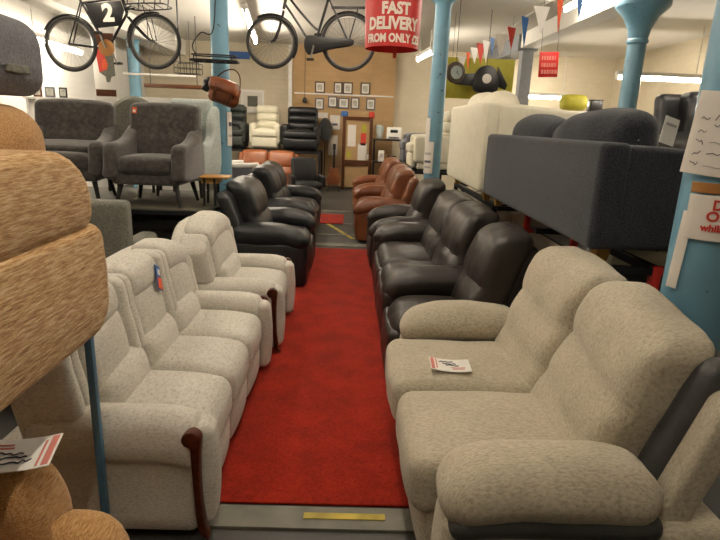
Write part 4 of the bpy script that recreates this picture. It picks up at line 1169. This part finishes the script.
# tall shelving at the far side with a yellow bag and a black box
sh = thing('shelf_unit', 'tall white shelving far behind the charcoal sofa', 'shelf', (4.3, 10.9, 0), 0)
for sx in (-1.1, 1.1): obj('side_panel', box(BM(), (sx, 0, 1.0), (.03, .4, 2.0)), M_white, sh)
for z in (.1, .6, 1.1, 1.55, 1.985): obj('shelf', box(BM(), (0, 0, z), (2.17, .4, .03)), M_white, sh)
yb = thing('cushion', 'yellow cushion on top of the tall white shelving', 'cushion', (4.2, 10.85, 2.02), 0)
obj('cover', rbox(BM(), (0, 0, .14), (.48, .26, .26), r=.08, puff=(0, .03, .02), n=5), M_yellow, yb); obj('piping', tube(BM(), circ((0, 0, .14), .12, 20), .006, 5, closed=True), M_yellow, yb)
kb = thing('storage_box', 'small black box next to the yellow cushion on the tall shelving', 'box', (4.62, 10.85, 2.002), 0)
obj('body', box(BM(), (0, 0, .10), (.22, .2, .2), bev=.006), M_iron, kb); obj('lid', box(BM(), (0, 0, .212), (.23, .21, .022), bev=.004), M_iron, kb)
# clocks and black machine by the yellow board
def round_clock(label, c, r, face, body, rz=0, wires=True):
    t = thing('hanging_clock', label, 'clock', c, rz)
    obj('case', prism(BM(), circ2(r), -.03, .03, 'y', r=.012, k=2), body, t)
    obj('face', prism(BM(), circ2(r * .62), -.034, -.0305, 'y'), face, t)
    for a, L in ((.6, .4), (2.2, .55)): obj('hand', box(BM(), (math.sin(a) * L * r / 2 * .62, -.036, math.cos(a) * L * r / 2 * .62), (.008, .002, L * r * .62), rot=R3(y=a)), M_iron, t)
    obj('hanging_wire', tube(BM(), [(0, 0, r - .01), (0, 0, ZC - c[2] - .004)], .004, 5), M_darksteel, t)
    return t
def circ2(r, n=28): return [(r * math.cos(2 * PI * i / n), r * math.sin(2 * PI * i / n)) for i in range(n)]
round_clock('old round clock with an ornate brown rim beside the blue column and the bunting', (1.33, 7.62, 2.31), .135, M_pale, M_frame, .3)
def gramophone():
    t = thing('hanging_fan', 'black round machine with a pale centre hanging before the yellow-green board', 'fan', (2.16, 9.45, 2.40), 0)
    obj('housing', prism(BM(), smooth([(-.17, -.2), (-.2, .0), (-.13, .16), (0, .21), (.13, .16), (.2, 0), (.17, -.2)], 4), -.06, .06, 'y', r=.02, k=2), M_iron, t)
    obj('hub', prism(BM(), circ2(.075), -.075, -.062, 'y', r=.004, k=2), M_paper, t)
    obj('bracket', prism(BM(), [(.18, .20), (.36, -.08), (.33, -.16), (.17, -.10)], -.02, .02, 'y', r=.004, k=2), M_iron, t)
    obj('bracket', prism(BM(), [(-.18, .08), (-.48, .06), (-.52, -.10), (-.18, -.12)], -.02, .02, 'y', r=.004, k=2), M_iron, t)
    obj('hanging_wire', tube(BM(), [(0, 0, .20), (0, 0, ZC - 2.40 - .004)], .005, 5), M_darksteel, t)
gramophone()
# white screen and shelf with frames behind the velvet chairs
sc_ = thing('room_divider', 'white divider panel standing behind the velvet armchairs', 'divider', (-2.9, 9.0, 0), 0)
obj('panel', box(BM(), (0, 0, .97), (1.15, .04, 1.82), bev=.004), M_white, sc_)
for s in (-1, 1): obj('foot', box(BM(), (s * .45, 0, .03), (.05, .4, .06)), M_white, sc_)
pk = thing('wall_shelf', 'brown plank shelf on the white wall behind the wire basket', 'shelf', (-3.5, 11.2, 2.17), 0)
obj('plank', box(BM(), (0, 0, 0), (1.1, .16, .07), bev=.004), M_brownwood, pk)
for s in (-1, 1): obj('hanging_rod', tube(BM(), [(s * .45, 0, .034), (s * .45, 0, ZC - 2.174)], .008, 6), M_darksteel, pk)
rl = thing('hanging_rail', 'thin white rail hanging across in front of the far blue column', 'rail', (-4.0, 11.8, 2.41), 0)
obj('bar', tube(BM(), [(-.7, 0, 0), (.75, 0, 0)], .022, 10), M_white, rl)
for s in (-.6, .65): obj('hanging_rod', tube(BM(), [(s, 0, .02), (s, 0, ZC - 2.414)], .006, 6), M_darksteel, rl)
ls = thing('wall_shelf', 'narrow shelf with three small frames on the white wall behind the velvet armchairs', 'shelf', (-4.62, 8.9, 0), 0)
obj('top', box(BM(), (0, 0, 1.80), (.85, .25, .03)), M_white, ls)
for s in (-.38, .38): obj('side_panel', box(BM(), (s, 0, .892), (.03, .24, 1.784)), M_white, ls)
for i, (x, w, h, m, lb) in enumerate(((-.24, .13, .16, M_brownwood, 'brown small frame at the end of the narrow wall shelf'), (-.05, .15, .15, M_greyfab, 'grey small frame in the middle of the narrow wall shelf'), (.15, .12, .15, M_iron, 'black small frame beside the grey one on the narrow wall shelf'))):
    f = thing('photo_frame', lb, 'picture', (-4.62 + x, 8.86, 1.818), 0, 'small frames on the narrow shelf')
    obj('frame', box(BM(), (0, 0, h / 2), (w, .02, h), bev=.002), m, f); obj('print', box(BM(), (0, -.0115, h / 2), (w * .7, .002, h * .7)), M_picture, f)

# ------------------------------------------------------------------ carpet
cp = obj('carpet_runner', rbox(BM(), (-.14, 4.50, .0095), (.92, 4.98, .013), r=.006, n=10), M_carpet)
tag(cp, 'long red carpet runner down the aisle between the two rows of sofas', 'carpet')
cp2 = obj('carpet_mat', rbox(BM(), (-.33, 9.3, .013), (.45, .95, .008), r=.0035, n=4), M_carpet)
tag(cp2, 'small red mat on the dark floor beyond the long red carpet', 'carpet')

# ------------------------------------------------------------------ cards, notices and papers
bpy.context.view_layer.update()
def drop(x, y, z0=3.0):
    dg = bpy.context.evaluated_depsgraph_get()
    hit, p, n, i, o, m = SC.ray_cast(dg, Vector((x, y, z0)), Vector((0, 0, -1)))
    return p.z if hit else 0.
def scribble(bm, x, y, w, h, seed, z=.0032, r=.0012, n=9):
    q = random.Random(seed); pts = []
    for i in range(n): pts.append((x + w * i / (n - 1) + q.uniform(-.2, .2) * w / n, y + h * q.uniform(-.5, .5), z))
    tube(bm, smooth(pts, 4, False), r, 5)
    return bm
def price_card(label, loc, rot, w, h, marks='near'):
    t = thing('price_card', label, 'price card', loc, 0, 'price cards on the seats'); t.rotation_euler = rot
    def bend(v): return Vector((v.x, v.y, v.z + .010 * (v.x / (w / 2)) ** 2))
    obj('card', rbox(BM(), (0, 0, 0), (w, h, .003), r=.0014, n=8, k=2, fn=bend), M_white, t)
    zz = lambda x: .010 * (x / (w / 2)) ** 2
    def strip(x, y, ww, hh, m):
        bm = rbox(BM(), (x, y, 0), (ww, hh, .0012), r=.0005, n=3, k=2)
        for v in bm.verts: v.co.z += .0022 + zz(v.co.x)
        obj('print', bm, m, t)
    strip(w * .43, 0, w * .085, h * .9, M_pinkink); strip(w * .335, -.05 * h, w * .03, h * .8, M_pinkink)
    strip(-w * .2, h * .30, w * .3, h * .05, M_pinkink); strip(-w * .2, h * .20, w * .34, h * .05, M_pinkink)
    for k in range(3):
        bm = scribble(BM(), -w * .22 + .012 * k, h * (.02 - .13 * k), w * .34, h * .09, 5 + k, z=0, r=.0022)
        for v in bm.verts: v.co.z += .003 + zz(v.co.x)
        obj('handwriting', bm, M_ink, t)
    return t
bo = thing('bolster', 'cream bolster roll lying on the red rack under the charcoal sofa', 'cushion', (1.79, 3.25, .863), 0)
obj('roll', tube(BM(), [(-.20, 0, 0), (-.19, 0, 0), (.19, 0, 0), (.20, 0, 0)], [.045, .06, .06, .045], 16), M_creamleather, bo)
for sx in (-.203, .203): obj('end_button', lathe(BM(), [(.012, -.004), (.014, .0), (.012, .004)], (sx, 0, 0), 12, rot=R3(y=PI / 2)), M_creamleather, bo)
price_card('white price card with a red printed edge lying on the arm of the tan armchair', (-.845, 1.245, drop(-.84, 1.22, .94) + .022), (.0, .03, .25), .20, .15)
z = max(drop(x, y, .75) for x, y in ((.42, 2.32), (.58, 2.32), (.5, 2.39), (.42, 2.46), (.58, 2.46)))
price_card('white price card with faded red print lying on the far seat of the beige sofa', (.50, 2.385, z + .004), (.0, -.02, PI - .06), .19, .135)
# card standing on the arm of the charcoal sofa
z = drop(1.60, 2.66, 1.9)
cd = thing('price_card', 'white card standing on the arm of the charcoal sofa against its cushion', 'price card', (1.53, 2.70, z + .085), 0, 'price cards on the seats')
cd.rotation_euler = (-.15, .25, .2)
obj('card', box(BM(), (0, 0, 0), (.085, .003, .13)), M_white, cd); obj('print', box(BM(), (0, -.0022, .03), (.06, .001, .012)), M_greyink, cd)

# papers taped to the near blue column; the sheets stand off it in a shallow curve
CX, CY, CR = 1.39, 2.06, .128
FA = math.atan2(-.80, -.60)        # the way the sheets face
def on_column(v, R):               # v.x sideways, v.y up, v.z outwards
    a = FA + v.x / R
    c = Vector((CX, CY, 0)) + Vector((math.cos(FA), math.sin(FA), 0)) * (CR + .004 - R)
    return Vector((c.x + (R + v.z) * math.cos(a), c.y + (R + v.z) * math.sin(a), v.y))
def column_sheet(label, name, zc, x0, x1, h, R, off, mat, tilt=0., cat='notice'):
    t = thing(name, label, cat, (0, 0, 0), 0)
    def f(v): 
        x = (x0 + x1) / 2 + v.x * math.cos(tilt) - v.y * math.sin(tilt); y = zc + v.x * math.sin(tilt) + v.y * math.cos(tilt)
        return on_column(Vector((x, y, v.z + off)), R)
    bm = rbox(BM(), (0, 0, 0), (x1 - x0, h, .003), r=.0014, n=14, k=2); deform(bm, f)
    obj('sheet', bm, mat, t)
    return t, f
t, f = column_sheet('white handwritten sheet taped high on the near blue column', 'hanging_notice', 1.61, -.115, .15, .29, .30, .004, M_paper, -.08)
def ink(bm, f, mat, par, nm='handwriting'):
    deform(bm, f); obj(nm, bm, mat, par)
for k, (yy, w, hh) in enumerate(((.115, .20, .012), (.055, .12, .03), (.03, .14, .02), (-.03, .20, .008), (-.075, .15, .022), (-.115, .18, .008))):
    ink(scribble(BM(), -.06, yy, w, hh, 31 + k, z=.003, r=.0014, n=15), f, M_ink if k in (1, 2, 4) else M_greyink, t)
for k in range(5): ink(scribble(BM(), -.105, .05 - .04 * k, .025, .02, 51 + k, z=.003, r=.0013, n=5), f, M_ink, t)
tp, f = column_sheet('strip of brown parcel tape round the near blue column between the two sheets', 'hanging_tape', 1.426, -.075, .13, .038, .135, .008, M_tape, 0, 'tape')
t, f = column_sheet('white notice with red lettering on the near blue column below the brown tape', 'hanging_notice', 1.318, -.075, .17, .165, .20, .004, M_paper, 0)
for (s, yy, sz, x) in (('D', .047, .05, -.045), ('ON', .006, .05, -.058), ('whilst', -.036, .034, -.068)):
    bm = text_bm(s, sz, .002, .0015, loc=(x, yy, .0035), align='LEFT'); bmesh.ops.triangulate(bm, faces=bm.faces); ink(bm, f, M_redink, t, 'lettering')
t, f = column_sheet('torn white edge of an older sheet below the notice on the near blue column', 'hanging_notice', 1.185, -.095, -.055, .30, .20, .002, M_paper, -.05)
# papers on the two middle columns
def col_paper(label, cx, cy, r, ang, z, w, h, marks=()):
    t = thing('hanging_notice', label, 'notice', (0, 0, 0), 0)
    def f(v):
        a = ang + v.x / r
        return Vector((cx + (r + .004 + v.z) * math.cos(a), cy + (r + .004 + v.z) * math.sin(a), z + v.y))
    bm = rbox(BM(), (0, 0, 0), (w, h, .003), r=.0014, n=8, k=2); deform(bm, f); obj('sheet', bm, M_paper, t)
    for (x, y, ww, hh, m) in marks:
        bm = rbox(BM(), (x, y, .0028), (ww, hh, .0016), r=.0006, n=3, k=2); deform(bm, f); obj('print', bm, m, t)
col_paper('white paper on the side of the middle blue column, the upper of two', 1.05, 7.2, .107, PI * 1.12, 1.56, .10, .30)
col_paper('white printed paper on the middle blue column, the lower of two', 1.05, 7.2, .107, PI * 1.24, 1.22, .15, .40, [(0, .05, .10, .03, M_greyink), (0, -.05, .10, .03, M_ink), (0, -.12, .1, .02, M_greyink)])
col_paper('white paper on the blue column behind the leather bag', -1.62, 7.0, .114, -.35, 1.48, .10, .40, [(0, .06, .06, .05, M_ink), (0, -.08, .06, .03, M_greyink)])

# ------------------------------------------------------------------ look
w = bpy.data.worlds.new('room_air'); SC.world = w; w.use_nodes = True
w.node_tree.nodes['Background'].inputs[0].default_value = (1, .92, .8, 1); w.node_tree.nodes['Background'].inputs[1].default_value = .0
vs = SC.view_settings
vs.view_transform = 'Standard'; vs.look = 'None'; vs.gamma = 1; vs.use_curve_mapping = False; vs.exposure = 0.7
SC.cycles.max_bounces = 6; SC.cycles.diffuse_bounces = 4; SC.cycles.glossy_bounces = 3; SC.cycles.use_denoising = True
SC.cycles.sample_clamp_indirect = 6
